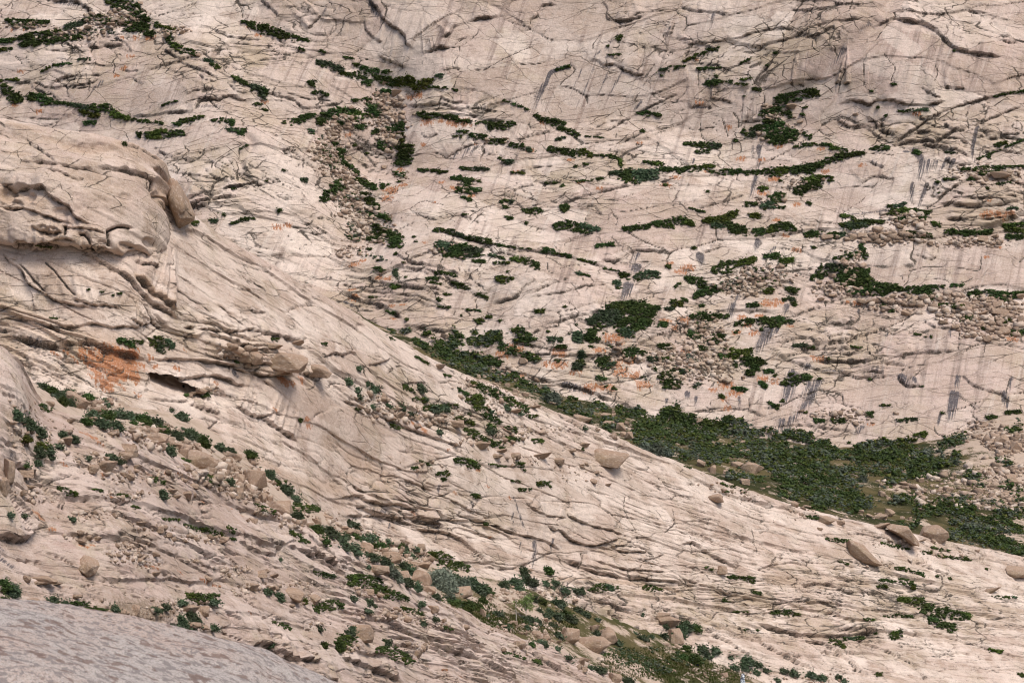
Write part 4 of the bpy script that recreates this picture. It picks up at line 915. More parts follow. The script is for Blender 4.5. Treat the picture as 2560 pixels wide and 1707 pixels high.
def place(px, py, nm):
    """a phrase that says where in the photo a thing stands"""
    if nm == 'far':
        cxn = ('at far left' if px < 440 else 'left of scree gully' if px < 700 else 'in scree gully' if px < 1030 else 'right of scree gully' if px < 1400
               else 'in centre' if px < 1750 else 'right of centre' if px < 2130 else 'at far right')
        rn = ('atop far wall' if py < 200 else 'high on far wall' if py < 380 else 'midway up far wall' if py < 520 else 'below middle of far wall' if py < 680 else 'low on far wall' if py < 850 else 'at foot of far wall')
        return rn + ' ' + cxn
    if nm == 'valley':
        return 'in the far valley ' + ('at left' if px < 1300 else 'in the middle' if px < 1900 else 'at right')
    if nm == 'gully':
        if px > 1560: return 'on the meadow at lower right'
        if px > 1080: return 'around the birch clearing'
        if px > 820: return 'in the lower boulder gully'
        if px > 420: return 'in the middle boulder gully'
        return 'in the upper boulder gully'
    if nm == 'slope':
        if py > 1480 and px < 700: return 'in hollow behind foreground rock'
        if px < 300: return 'on the near slope at left'
        if px < 620: return 'on the near slope left of centre'
        if px < 900: return 'on the near slope mid-way'
        return 'on the near slope at bottom centre'
    if nm == 'outcrop': return 'on the rounded outcrop'
    if px < 700: return 'on the ridge by the cave'
    if px < 1300: return 'on the ridge ' + ('left crest' if py < 1120 else 'left flank')
    if px < 1900: return 'on the ridge ' + ('middle crest' if py < 1330 else 'middle flank')
    return 'on the ridge ' + ('right crest' if py < 1450 else 'right flank')
REG = {}                                          # (kind phrase, place) -> list of (px, object)
def register(o, what, px, py, nm, cat, group):
    o['category'] = cat; o['group'] = group
    REG.setdefault((what, place(px, py, nm)), []).append((px, py, o))
def finish_labels():
    for (what, where), ls in REG.items():
        ls.sort(key=lambda q: (q[0], q[1]))
        for k, (_, _, o) in enumerate(ls):
            if len(ls) == 1: o['label'] = f'{what} {where}'
            elif len(ls) == 2: o['label'] = f"{what} {where}, the {'left' if k == 0 else 'right'} one"
            else: o['label'] = f'{what} {where}, {ordinal(k + 1)} from left'

# ------------------------------------------------------------------ boulders
def ico(sub):
    bm = bmesh.new(); bmesh.ops.create_icosphere(bm, subdivisions=sub, radius=1.0)
    bm.verts.ensure_lookup_table()
    V = np.array([v.co[:] for v in bm.verts]); F = np.array([[v.index for v in f.verts] for f in bm.faces]); bm.free()
    return V, F
ICO = {k: ico(k) for k in (1, 2, 3, 4)}
def noise3(V, sc, seed):
    return (fbm(V[:, 0] * sc + 5, V[:, 1] * sc + V[:, 2] * 0.7 * sc, seed, 3) + fbm(V[:, 2] * sc - 3, V[:, 1] * sc - V[:, 0] * 0.6 * sc, seed + 9, 3)) * 0.7
def rock_shape(seed, sub=2, cuts=9, depth=(0.52, 0.80), rough=0.06, rnd=0.0):
    """an angular block: the hull of points thrown on a squarish solid; sub >= 4 is subdivided and weathered"""
    g = np.random.default_rng(seed)
    n = {1: 9, 2: 12, 3: 14, 4: 16}[sub]
    p = g.uniform(-1, 1, (n, 3)); k = np.linalg.norm(p, ord=5, axis=1, keepdims=True); p = p / k * g.uniform(0.86, 1.0, (n, 1))
    bm = bmesh.new()
    for q in p: bm.verts.new(q)
    bmesh.ops.convex_hull(bm, input=bm.verts[:])
    bmesh.ops.delete(bm, geom=[v for v in bm.verts if not v.link_faces], context='VERTS')
    if sub >= 3:
        bmesh.ops.dissolve_limit(bm, angle_limit=R(11), verts=bm.verts[:], edges=bm.edges[:])
        bmesh.ops.bevel(bm, geom=bm.edges[:], offset=0.05 + 0.16 * rnd, segments=2 if rnd > .2 else 1, affect='EDGES', clamp_overlap=True)
    bmesh.ops.triangulate(bm, faces=bm.faces[:])
    if sub >= 4:
        bmesh.ops.subdivide_edges(bm, edges=bm.edges[:], cuts=2, use_grid_fill=True)
        bmesh.ops.triangulate(bm, faces=bm.faces[:])
    bm.verts.ensure_lookup_table(); bm.verts.index_update()
    V = np.array([v.co[:] for v in bm.verts]); F = np.array([[v.index for v in f.verts] for f in bm.faces]); bm.free()
    if sub >= 3: V *= (1 + rough * noise3(V, 1.6, seed & 63) + 0.35 * rough * noise3(V, 5.0, (seed + 7) & 63))[:, None]
    V -= (V.max(0) + V.min(0)) / 2; V /= np.abs(V).max(0)
    return V, F
def rock_mesh(name, seed, mat, sub=2, ang=32, **kw):
    V, F = rock_shape(seed, sub, **kw)
    me = mesh_np(name, V, F)
    me.set_sharp_from_angle(angle=R(ang))
    me.materials.append(mat)
    return me
BLOCKS = [rock_mesh('boulder_angular', 100 + k, M_BOULDER, 3, rough=0.03, ang=14) for k in range(7)]
SLABS_ = [rock_mesh('boulder_slab', 200 + k, M_BOULDER, 3, rough=0.03, ang=14) for k in range(4)]
ROUNDS = [rock_mesh('boulder_rounded', 300 + k, M_BOULDER, 3, cuts=10, depth=(0.5, 0.85), rough=0.16, rnd=0.15, ang=40) for k in range(5)]
WEDGES = [rock_mesh('boulder_wedge', 400 + k, M_BOULDER, 3, cuts=8, depth=(0.22, 0.7), rough=0.06, ang=22) for k in range(4)]
SHAPES = {'b': BLOCKS, 's': SLABS_, 'r': ROUNDS, 'w': WEDGES}
WORD = {'b': 'angular tan boulder', 's': 'flat slab boulder', 'r': 'rounded tan boulder', 'w': 'wedge-shaped boulder'}
def boulder(px, py, hw, hh, kind='b', tilt=0.0, label=None, only=None, me=None, sink=0.12, deep=1.0, name='boulder', group='boulders fallen on the slopes', mat=None):
    """px, py: centre on the photo; hw, hh: half width and height in photo pixels"""
    h = hit(px, py + hh * 0.75, only) or hit(px, py, only)
    if h is None: return None
    loc, nor, nm = h
    k = mpp(loc.y)
    rx, rz = hw * k * 1.06, hh * k * 1.10
    ry = deep * (0.5 * rx + 0.5 * rz)
    me = me or random.choice(SHAPES[kind])
    o = new_obj(name, me)
    o.scale = (rx, ry, rz)
    if tilt: q = Quaternion((0, 1, 0), R(tilt))
    else: q = Quaternion((0, 1, 0), R(random.uniform(-9, 9)))
    o.rotation_mode = 'QUATERNION'
    flip = Quaternion((0, 0, 1), math.pi if random.random() < .5 else 0) if tilt == 0 else Quaternion()
    o.rotation_quaternion = q @ flip
    r = ray(px, py)
    c = r * ((loc.y - 0.12 * ry) / r.y)
    o.location = c + Vector((0, 0, -sink * rz))
    if label:
        o['label'] = label; o['category'] = 'boulder'; o['group'] = group
    else:
        register(o, WORD[kind], px, py, nm, 'boulder', group)
    return o

# the knob beside the outcrop, hollowed at its lower right
V, F = rock_shape(901, 4, cuts=9, depth=(0.5, 0.85), rough=0.16, rnd=0.2)
for (x, y, z), r, d in [((.55, -.6, -.55), .30, .20), ((.80, -.35, -.30), .22, .16), ((.25, -.75, -.62), .22, .14), ((.72, -.55, -.75), .2, .14), ((.0, -.8, -.5), .14, .08)]:
    q = np.array([x, y, z]); q /= np.linalg.norm(q); vn = V / np.linalg.norm(V, axis=1, keepdims=True)
    V = V * (1 - d * sstep(r, r * .45, np.linalg.norm(vn - q, axis=1)))[:, None]
me = mesh_np('knob', V, F); me.materials.append(M_BOULDER)
boulder(443, 506, 27, 58, tilt=-24, label="rounded rock leaning against the outcrop's right end", me=me, only=('ridge',), sink=0, name='leaning_rock', group='rocks of the outcrop', deep=1.2)

# big boulders that can be told apart
def shaped(name, seed, **kw):
    kw['cuts'] = kw.get('cuts', 7) + 6; lo, hi = kw.get('depth', (.52, .8)); kw['depth'] = (lo - .12, hi - .06); kw['rough'] = 0.6 * kw.get('rough', .06); kw['rnd'] = kw.get('rnd', 0) * .4
    return rock_mesh(name, seed, M_BOULDER, 4, ang=12, **kw)
def cb(c, x, y, hw, hh, *a, **k):
    px, py = cp(c, x, y); s = CROPS[c][2]
    return boulder(px, py, hw / s, hh / s, *a, **k)
cb(8, 1820, 36, 136, 52, 'r', tilt=8, label='big flat-topped boulder overhanging on the ridge crest in the centre', me=shaped('b1', 911, cuts=7, depth=(.55, .8), rough=.09, rnd=.3))
cb(9, 1510, 555, 112, 56, 'b', tilt=10, label='large tan boulder with dark underside left of the pyramid boulder', me=shaped('b2', 912, cuts=7, depth=(.5, .8)))
cb(9, 1722, 545, 96, 56, 'w', tilt=4, label='pale pyramid-shaped boulder at the right end of the valley', me=shaped('b3', 933, cuts=4, depth=(.3, .6)))
cb(9, 1246, 682, 132, 50, 'r', tilt=27, label='long tilted boulder with scalloped lower edge on the bare right ridge', me=shaped('b4', 914, cuts=6, depth=(.6, .85), rough=.12, rnd=.3))
cb(9, 490, 108, 78, 38, 'b', tilt=10, label='long block boulder in scrub behind the ridge crest', me=shaped('b5', 915, cuts=7))
cb(8, 1566, 1243, 62, 60, 'r', label='tall hollowed boulder, left of the trio by the meadow', me=shaped('b6', 916, cuts=6, depth=(.6, .85), rough=.12, rnd=.3))
cb(8, 1728, 1302, 112, 52, 'r', tilt=6, label='wide undercut boulder, front one of the trio by the meadow', me=shaped('b7', 917, cuts=6, depth=(.6, .85), rough=.13, rnd=.3))
cb(8, 1825, 1240, 60, 54, 'r', label='grey-topped boulder, right one of the trio by the meadow', me=shaped('b8', 918, cuts=6, depth=(.6, .85), rough=.08, rnd=.3))
cb(8, 1733, 1196, 34, 30, 'r', label='small rounded boulder behind the trio by the meadow')
cb(8, 2190, 1105, 55, 26, 's', tilt=-12, label='upper flat block of the broken pair on the layered ledges')
cb(8, 2236, 1148, 78, 34, 's', tilt=16, label='lower tilted slab of the broken pair on the layered ledges')
cb(8, 2280, 1248, 50, 58, 'w', tilt=-14, label='pointed boulder standing just below the broken slab pair')
cb(7, 592, 765, 72, 62, 'r', tilt=10, label='round boulder with flaking pale cap alone on the near slope', me=shaped('b9', 919, cuts=5, depth=(.65, .9), rough=.13, rnd=.3))
cb(7, 1728, 182, 80, 72, 'b', label='largest square block among the gully boulders', me=shaped('b10', 920, cuts=8, depth=(.5, .75)))
cb(7, 1368, 66, 106, 68, 's', tilt=22, label='big tilted slab with dark-stained face in the boulder gully', me=shaped('b11', 921, cuts=7, depth=(.55, .8)))
cb(7, 1905, 372, 74, 50, 'b', label='broad pale block at the lower end of the gully boulders', me=shaped('b12', 922, cuts=8, depth=(.5, .75)))
cb(8, 556, 852, 68, 56, 'b', label='tall block left of the silvery willow shrub', me=shaped('b13', 923, cuts=7, depth=(.5, .75)))
cb(4, 505, 1192, 84, 46, 's', tilt=32, label='pale leaning slab at the top of the gully scrub', me=shaped('b14', 924, cuts=7, depth=(.55, .8)))
cb(8, 150, 1222, 80, 60, 'b', label='large pinkish block on the near slope at bottom centre', me=shaped('b15', 925, cuts=7))
cb(4, 1900, 925, 170, 58, 's', tilt=8, label='thick overhanging slab at the right end of the layered band', me=shaped('b17', 927, cuts=8, depth=(.6, .85)))
cb(4, 2145, 985, 95, 42, 'w', tilt=6, label='smooth pointed rock under the layered band', me=shaped('b18', 928, cuts=5, depth=(.6, .85)))
cb(4, 1365, 1126, 42, 24, 'b', label='pale broken block lying in the cave mouth', sink=.0)
cb(4, 1300, 1140, 34, 13, 's', tilt=-18, label='small leaning slab left of the block in the cave mouth')
cb(4, 1410, 1115, 22, 20, 'b', label='small block right of the pale block in the cave mouth')
cb(4, 1280, 1158, 24, 10, 's', label='thin pale slab on the floor before the cave')
cb(4, 1680, 938, 18, 16, 'w', label='small white pyramid-shaped stone on the layered band')
B = {
 4: "620,1212,30,22,b;640,1252,44,20,s;640,1315,38,16,s;1020,1398,48,30,b;1060,1440,72,34,b;1150,1480,34,26,b;450,1462,48,28,b;860,1525,74,44,b;340,1212,32,18,b;480,1330,30,18,r;1200,1500,30,24,b;760,1420,30,18,b;1090,1500,34,26,b;1240,1540,44,30,b;700,1240,22,18,b;1320,1500,26,22,w;1600,850,60,30,b;1730,900,46,44,b;1560,820,50,18,s;1640,900,34,22,b;2000,800,50,20,s;1700,850,40,20,s;1850,820,60,20,s;1900,1010,60,14,s",
 7: "1620,182,40,42,b;1262,102,34,26,b;1610,272,48,36,b;1520,212,26,22,b;630,112,46,30,b;712,92,78,36,s;880,166,38,24,b;932,106,34,24,r;842,22,62,26,b;1780,312,30,26,b;1740,332,30,22,b;1322,230,32,20,r;1252,188,30,18,b;1272,296,36,32,b;1192,296,42,18,s;1322,284,16,22,b;1160,262,44,16,s;150,272,32,20,b;200,230,46,14,s;1510,590,44,22,b;1070,524,46,24,b;1140,560,34,18,b;935,482,62,16,s;1718,462,32,16,r;1680,462,16,12,b;1766,826,46,24,b;1416,856,32,22,b;300,866,92,24,s;182,856,30,22,b;260,884,46,12,s;215,1032,64,42,b;322,1052,44,26,b;922,1068,30,36,w;828,1080,32,18,r;1270,1066,76,34,s;1382,1078,42,34,r;1300,1168,68,22,s;1382,1186,50,18,s;1152,1232,58,40,r;510,976,50,14,s;1992,964,74,42,r;2140,1002,42,38,b;1712,912,46,22,s;1822,928,48,22,s;2150,472,34,22,b;2052,470,30,18,b;2230,440,36,20,b;2140,508,30,24,b;160,140,74,28,s;60,120,44,80,b;24,230,36,60,r;1490,250,22,20,b;1430,150,26,20,b;1540,90,36,26,b;1600,30,44,24,b;1850,840,40,16,s;600,575,30,20,b;660,580,34,18,s;540,600,46,12,s;690,1010,16,8,b;380,885,50,12,s;1905,500,16,10,b;1050,690,40,16,s;930,685,22,12,b;1050,825,42,14,s;860,690,24,12,b;1480,570,20,10,b;1330,590,26,14,b;1270,570,22,12,b;1390,600,24,10,b",
 8: "182,652,46,42,b;350,712,66,40,b;300,672,32,26,b;402,668,24,18,b;600,932,52,30,b;832,952,62,40,r;790,936,24,16,r;430,828,44,24,b;570,770,46,24,b;482,762,52,24,b;242,792,92,34,s;190,946,42,20,s;262,962,42,22,b;362,1112,36,20,b;442,1122,52,34,b;622,1062,52,26,b;380,1066,38,18,s;530,1372,34,34,r;850,1186,30,18,b;1868,1530,46,34,b;1370,34,72,28,r;1486,62,38,24,r;1190,22,38,22,r;1062,22,48,16,s;1822,226,26,14,r;1720,196,28,16,r;972,1086,20,32,w;1336,1236,30,22,r;1395,1260,20,22,b;1150,1165,14,12,b;1185,1155,22,14,b;1400,1140,14,18,b;1230,1225,16,12,r;1265,1235,16,14,r;1130,960,22,14,b;1170,915,18,10,b;1290,800,30,10,s;1490,1290,20,14,r;2090,1300,14,8,b;1780,70,20,10,b;1645,90,16,10,b;1740,135,22,10,b;60,540,40,26,b;110,545,26,22,b;30,520,30,20,b;700,1140,24,14,b;280,1180,10,8,b;1220,1300,40,26,r;1640,1420,22,30,w;1660,1470,24,18,b",
 9: "390,86,42,24,b;1425,412,36,28,b;1000,462,62,28,b;780,352,24,22,b;440,200,34,22,b;320,140,28,26,b;215,120,30,28,b;145,72,30,30,b;240,312,54,30,w;286,796,36,28,w;1370,500,58,24,s;2290,812,80,38,r;1362,436,44,20,b;300,1510,24,16,r;230,100,16,14,b;1370,282,24,18,b;1420,312,20,12,b;1045,305,20,14,b;1750,265,22,12,b;1820,250,36,18,b;1815,295,34,16,b;1635,385,26,12,b;1630,190,30,16,b;1890,200,18,20,b;2040,190,22,12,b;2050,255,20,12,b;1955,245,18,10,b;1540,600,20,8,s;1640,600,34,8,s;1725,606,18,16,b;950,520,20,10,b;860,365,30,8,s;560,245,18,6,b;600,235,14,8,b;1510,445,16,12,b;1560,450,16,12,b;1090,475,30,16,b;2250,170,40,22,b;2280,210,60,18,s;1290,430,26,14,b;1230,400,20,12,b;2120,935,66,18,r;1850,335,18,12,b;1900,432,22,10,b",
 5: "392,1292,38,24,s;345,1312,44,16,s;512,1302,34,20,b;602,1358,26,20,b;290,1180,30,18,b;130,1232,36,14,s;1172,1262,50,18,s;952,1490,64,24,s;1082,1532,44,16,s;1895,1370,34,30,w;1918,1420,26,20,b;1955,1432,30,30,w;1812,1290,52,20,b;1640,1312,62,28,s;1815,1345,40,20,b;780,1345,60,22,s;700,1305,26,20,b;1050,1080,18,14,b;1130,1085,20,12,b;1250,1150,26,14,b;1300,1235,56,12,s;670,960,44,16,s;1480,1180,14,10,b;1440,1210,30,12,b;1740,1250,14,12,b;1190,1130,24,16,w;930,1025,22,10,b;970,1025,20,10,b;1850,1270,14,14,w;1910,1275,14,12,w;710,755,30,16,b;1240,920,30,18,w;1740,1390,20,10,b;1650,1490,40,16,s;1560,1530,36,10,s",
 6: "1190,435,26,14,b;1160,380,26,14,b;1160,85,34,20,b;1225,75,28,16,b;1300,72,32,18,b;1370,75,36,16,b;1430,60,30,14,b;1260,105,34,12,s;1370,145,22,10,s;1640,80,24,14,b;1690,130,22,14,b;2045,95,40,18,b;2130,80,24,12,b;2170,1462,54,26,b;2268,1502,40,36,b;2210,1540,30,16,s;2100,1500,26,14,b;2155,590,60,20,s;2050,600,40,14,s;1780,580,26,10,s;2310,640,30,24,b;2190,720,36,24,b;2080,770,30,20,b;1960,560,30,16,b;2150,540,40,20,b;2080,510,30,14,b;2200,620,44,16,s;2300,490,26,20,b;1860,690,26,12,b;1780,660,30,12,s;130,1325,24,14,b;400,1400,28,14,w;90,1285,16,10,b;420,1470,22,10,b;500,400,18,18,b;500,470,24,12,b;400,385,18,10,b;600,360,16,12,b;990,85,40,14,s;1530,600,34,18,b;1240,520,40,16,s;1330,515,26,14,b;1440,485,22,14,b;1030,480,26,10,s;950,505,26,10,s;1170,360,20,14,b;1020,345,28,14,b;940,390,20,12,b;1100,245,20,16,b;1215,190,16,10,b",
 3: "760,730,34,22,b;600,800,22,12,b;2180,1195,70,22,s;2225,1210,20,20,b;1540,1515,34,16,s;1500,1545,30,14,b;1620,1530,30,14,b;1200,780,20,10,b;820,830,20,10,b",
 2: "60,1080,20,12,b;360,930,24,18,b;330,960,26,16,b;310,575,20,14,r;390,640,34,26,r;440,1020,14,10,b;300,1140,18,12,b",
 1: "600,185,26,12,b;760,170,30,16,b;540,210,24,12,b;880,110,20,12,b;700,220,22,12,b;1140,240,24,16,b;1250,220,26,12,s;1350,375,20,14,r;2290,800,20,12,b;960,20,18,10,b"}
GB_ = random.Random(9)
B[7] += ''.join(';%d,%d,%d,%d,%s' % (1480 + 30 * k + GB_.randint(-24, 24), 60 + 22 * k + GB_.randint(-60, 50), GB_.randint(20, 40), GB_.randint(16, 30), GB_.choice('bbsw')) for k in range(13))
for c, st in B.items():
    for it in st.split(';'):
        x, y, a, b, k = it.split(',')
        cb(c, float(x), float(y), float(a), float(b), k)

# ------------------------------------------------------------------ scree: loose stones nobody could count
def scatter_mesh(items):
    """items: list of (V template, F template, matrix rows 3x3, location)"""
    Vs, Fs, n = [], [], 0
    for V, F, M, p in items:
        Vs.append(V @ M + p); Fs.append(F + n); n += len(V)
    return np.concatenate(Vs), np.concatenate(Fs)
STONE = [rock_shape(700 + k, 1, cuts=4, depth=(0.45, 0.8), rough=0.15) for k in range(30)]
def rand_rot(g):
    q = g.normal(size=4); q /= np.linalg.norm(q); w, x, y, z = q
    return np.array([[1-2*(y*y+z*z), 2*(x*y-z*w), 2*(x*z+y*w)], [2*(x*y+z*w), 1-2*(x*x+z*z), 2*(y*z-x*w)], [2*(x*z-y*w), 2*(y*z+x*w), 1-2*(x*x+y*y)]])
SZ = 1.3
def scree(name, zones, label, only=None, seed=1):
    g = np.random.default_rng(seed); items = []
    for c, x, y, rx, ry, n, sz in zones:
        s = CROPS[c][2]
        for _ in range(int(n * (1.6 if name == 'far_scree' else 1.15))):
            a = g.uniform(0, 2 * math.pi); r = math.sqrt(g.uniform()) * (1 + 0.25 * g.normal())
            px, py = cp(c, x + rx * r * math.cos(a), y + ry * r * math.sin(a))
            h = hit(px, py)
            if h is None or (only and h[2] not in only) or -h[1].dot(ray(px, py).normalized()) < 0.16: continue
            m = SZ * sz / s * mpp(h[0].y) * min(2.3, 0.62 * math.exp(0.65 * g.normal()))
            V, F = STONE[g.integers(len(STONE))]
            M = rand_rot(g) * m * np.array([1.1, 1.0, 0.75])[None, :]
            items.append((V, F, M, np.array(h[0]) + np.array([0, 0, 0.25 * m])))
    V, F = scatter_mesh(items)
    me = mesh_np(name, V, F, smooth=False)
    set_attr(me, 'tint', np.concatenate([np.full(len(i[0]), g.uniform()) for i in items]))
    return new_obj(name, me, M_RUBBLE, None, kind='stuff', label=label, category='scree')
scree('far_scree', [(1,760,150,200,60,170,8),(1,900,120,120,70,110,8),(1,500,240,200,40,90,7),(1,180,170,160,24,60,7),(1,1180,210,120,30,50,7),(2,300,700,120,60,160,8),(2,330,830,110,80,180,8),(2,340,950,70,80,150,9),(2,60,830,110,60,120,8),
 (1,2230,1060,110,110,230,7),(1,2280,900,60,70,100,7),(2,60,1330,110,140,260,8),(2,30,1220,60,60,80,8),(2,180,1480,150,60,120,7),(5,200,60,160,80,120,8),(5,90,190,110,40,60,7),(2,420,1200,60,40,40,6),(3,680,900,150,80,110,7),(3,640,780,100,60,60,7),
 (3,2100,1200,260,60,120,9),(3,1560,1500,160,50,90,11),(6,1400,90,260,40,180,11),(6,2000,130,220,30,110,9),(6,2050,590,290,110,420,11),(6,1500,540,240,60,160,10),(6,1750,500,200,30,80,9),(6,2100,720,220,60,140,11),(6,560,370,180,80,140,9),(6,420,450,150,40,60,8),
 (6,150,760,130,160,170,8),(6,250,950,170,120,170,9),(6,100,980,110,90,100,8),(6,350,420,120,60,60,8),(6,1100,440,200,50,120,8),(6,1150,250,80,80,60,9),(5,2200,900,120,80,100,9),(5,2250,1040,90,60,90,9),(5,1900,880,140,60,60,8),(6,2220,1480,120,70,170,12),(6,2050,1400,180,60,90,10),
 (2,900,1280,90,60,40,6),(5,780,180,140,50,50,6),(2,1080,970,80,30,30,6),(6,1100,1300,240,50,90,8),(3,830,1260,120,60,40,7),(3,600,1380,100,40,40,7)], 'pale tan scree lying in the gullies and ledges of the far wall', ('far', 'valley'), 11)
scree('valley_stones', [(9,2200,300,200,120,240,11),(6,2200,1500,140,60,120,11),(9,2250,120,140,60,120,11),(9,1700,220,260,90,170,11),(9,2100,220,240,110,240,12),(9,1500,250,150,70,60,10),(9,880,190,90,30,60,8),(9,460,20,60,20,30,8),(5,940,885,40,20,30,7),(9,2050,330,280,60,110,10),(9,1700,320,160,50,70,10),(9,2200,400,200,80,110,9),(9,1300,440,200,40,60,9),(9,1500,620,200,30,40,8),(5,1100,1010,140,40,60,9),(5,1180,1100,180,60,90,9),(5,1900,1390,140,60,50,10)],
      'pale stones scattered among the scrub of the far valley', ('valley', 'far', 'ridge'), 12)
scree('gully_stones', [(7,1450,120,200,70,160,13),(7,1650,230,150,60,150,13),(4,900,1400,160,50,110,11),(7,1850,400,120,40,90,12),(8,250,640,180,50,120,12),(8,450,720,140,40,70,12),(8,700,960,120,40,50,10),(4,650,1230,160,60,110,9),(4,1050,1430,200,80,190,13),(4,1300,1500,200,60,150,13),(7,1500,150,230,90,170,15),(7,1700,280,160,60,140,14),(7,2100,460,190,60,140,13),(7,2260,560,120,60,60,11),(8,100,560,120,60,70,13),(8,330,690,200,60,150,12),(8,520,740,130,40,60,11),
 (8,1150,1000,190,60,150,8),(8,1300,960,240,40,80,7),(8,1450,1000,200,50,80,7),(8,1200,1200,240,40,110,8),(8,1500,1260,160,50,60,8),(4,250,1400,220,120,90,9),(4,200,1260,120,60,50,8),(9,300,1500,200,50,110,5),(9,120,1490,160,40,70,5),(9,900,1540,260,25,60,5),(9,20,1330,50,26,60,7),(8,2250,1320,60,30,50,7),(8,1420,1170,130,30,60,6),(8,800,870,60,30,30,8)],
      'broken stones filling the boulder gully and the birch clearing', ('gully', 'ridge', 'slope'), 13)
scree('slope_stones', [(7,870,690,150,70,130,9),(7,1000,760,80,40,50,8),(7,1350,590,180,30,60,8),(7,1600,800,140,40,70,8),(7,1290,740,60,14,24,6),(7,1080,530,180,40,50,9),(7,640,60,200,50,80,9),(7,1000,160,260,50,80,10),(7,900,290,200,40,60,8),(7,600,430,180,40,70,8),(7,550,580,120,30,40,9),(7,200,300,140,60,50,9),
 (7,300,1040,120,30,50,9),(7,950,1110,180,50,120,8),(7,1250,1060,170,50,70,9),(7,1750,920,180,40,70,9),(7,2040,900,120,30,40,8),(7,560,1000,140,20,24,6),(7,2100,1010,140,40,40,9),(8,400,1100,260,50,110,9),(8,450,1330,160,50,60,9),(8,60,1330,100,60,30,8),(8,600,1170,160,30,50,7),(8,200,960,160,40,50,8),(8,1250,1320,220,50,70,9),(8,1750,1470,160,50,60,8),(7,1600,960,60,20,20,7),(7,2150,1180,80,30,30,7)],
      'brown stones lying about on the near slope', ('slope', 'gully'), 14)
scree('ridge_stones', [(5,420,1280,240,70,170,10),(5,200,1180,120,50,60,9),(5,700,1310,150,50,80,9),(5,1100,1230,260,80,170,8),(5,950,1080,140,80,80,8),(5,1250,1400,260,50,100,8),(5,1000,1480,200,40,60,9),(4,1620,880,160,50,80,12),(4,1400,1125,80,24,30,8),(8,1250,60,260,40,60,8),(8,1600,130,220,60,40,7),(8,560,90,130,30,30,8),(9,1350,770,120,24,50,6),(9,900,420,200,60,60,7),(9,400,260,220,60,60,7),(9,1800,700,200,40,40,7)],
      'small stones strewn over the bare middle ridge', ('ridge',), 15)

# ------------------------------------------------------------------ shrubs
TUFT = []
for k in range(10):
    g = np.random.default_rng(800 + k)
    V = np.array([[1,0,0],[-.5,.87,0],[-.5,-.87,0],[0,0,1],[0,0,-.7]], float) * g.uniform(0.75, 1.45, (5, 1)); F = np.array([[0,1,3],[1,2,3],[2,0,3],[1,0,4],[2,1,4],[0,2,4]])
    sp_v, sp_f = [], []
    for q in range(4):                                   # sprigs that stick out
        d = g.normal(size=3); d[2] = abs(d[2]); d /= np.linalg.norm(d); e = np.cross(d, g.normal(size=3)); e /= np.linalg.norm(e)
        b = len(V) + len(sp_v)
        sp_v += [d * 0.5 + e * 0.28, d * 0.5 - e * 0.28, d * g.uniform(1.4, 2.0)]; sp_f.append([b, b + 1, b + 2])
    TUFT.append((np.concatenate([V, sp_v]), np.concatenate([F, sp_f])))
LEAF = []
for k in range(10):                                      # a loose spray of leaves
    g = np.random.default_rng(850 + k); vs_, fs_ = [], []
    for q in range(8):
        c = g.normal(size=3) * 0.6; d = g.normal(size=3); d /= np.linalg.norm(d); e = np.cross(d, g.normal(size=3)); e /= np.linalg.norm(e)
        b = len(vs_); vs_ += [c + d * .55, c - d * .35 + e * .30, c - d * .35 - e * .30]; fs_.append([b, b + 1, b + 2])
    LEAF.append((np.array(vs_), np.array(fs_)))
def clump_items(g, pts, r, flat=0.6, tmpl=TUFT):
    out = []
    for p in pts:
        V, F = tmpl[g.integers(len(tmpl))]
        M = rand_rot(g) * (r * min(1.7, 0.8 * math.exp(0.35 * g.normal()))); M = M * np.array([1.25, 1.1, flat])[None, :]
        out.append((V, F, M, np.asarray(p)))
    return out
def catm1(a, t): return catmull(np.asarray(a, float), np.asarray(t, float))
FAT = 1.45
TUFTS = []; TINY = 36.0
RPX = 2.5                                                # photo pixels for one render pixel
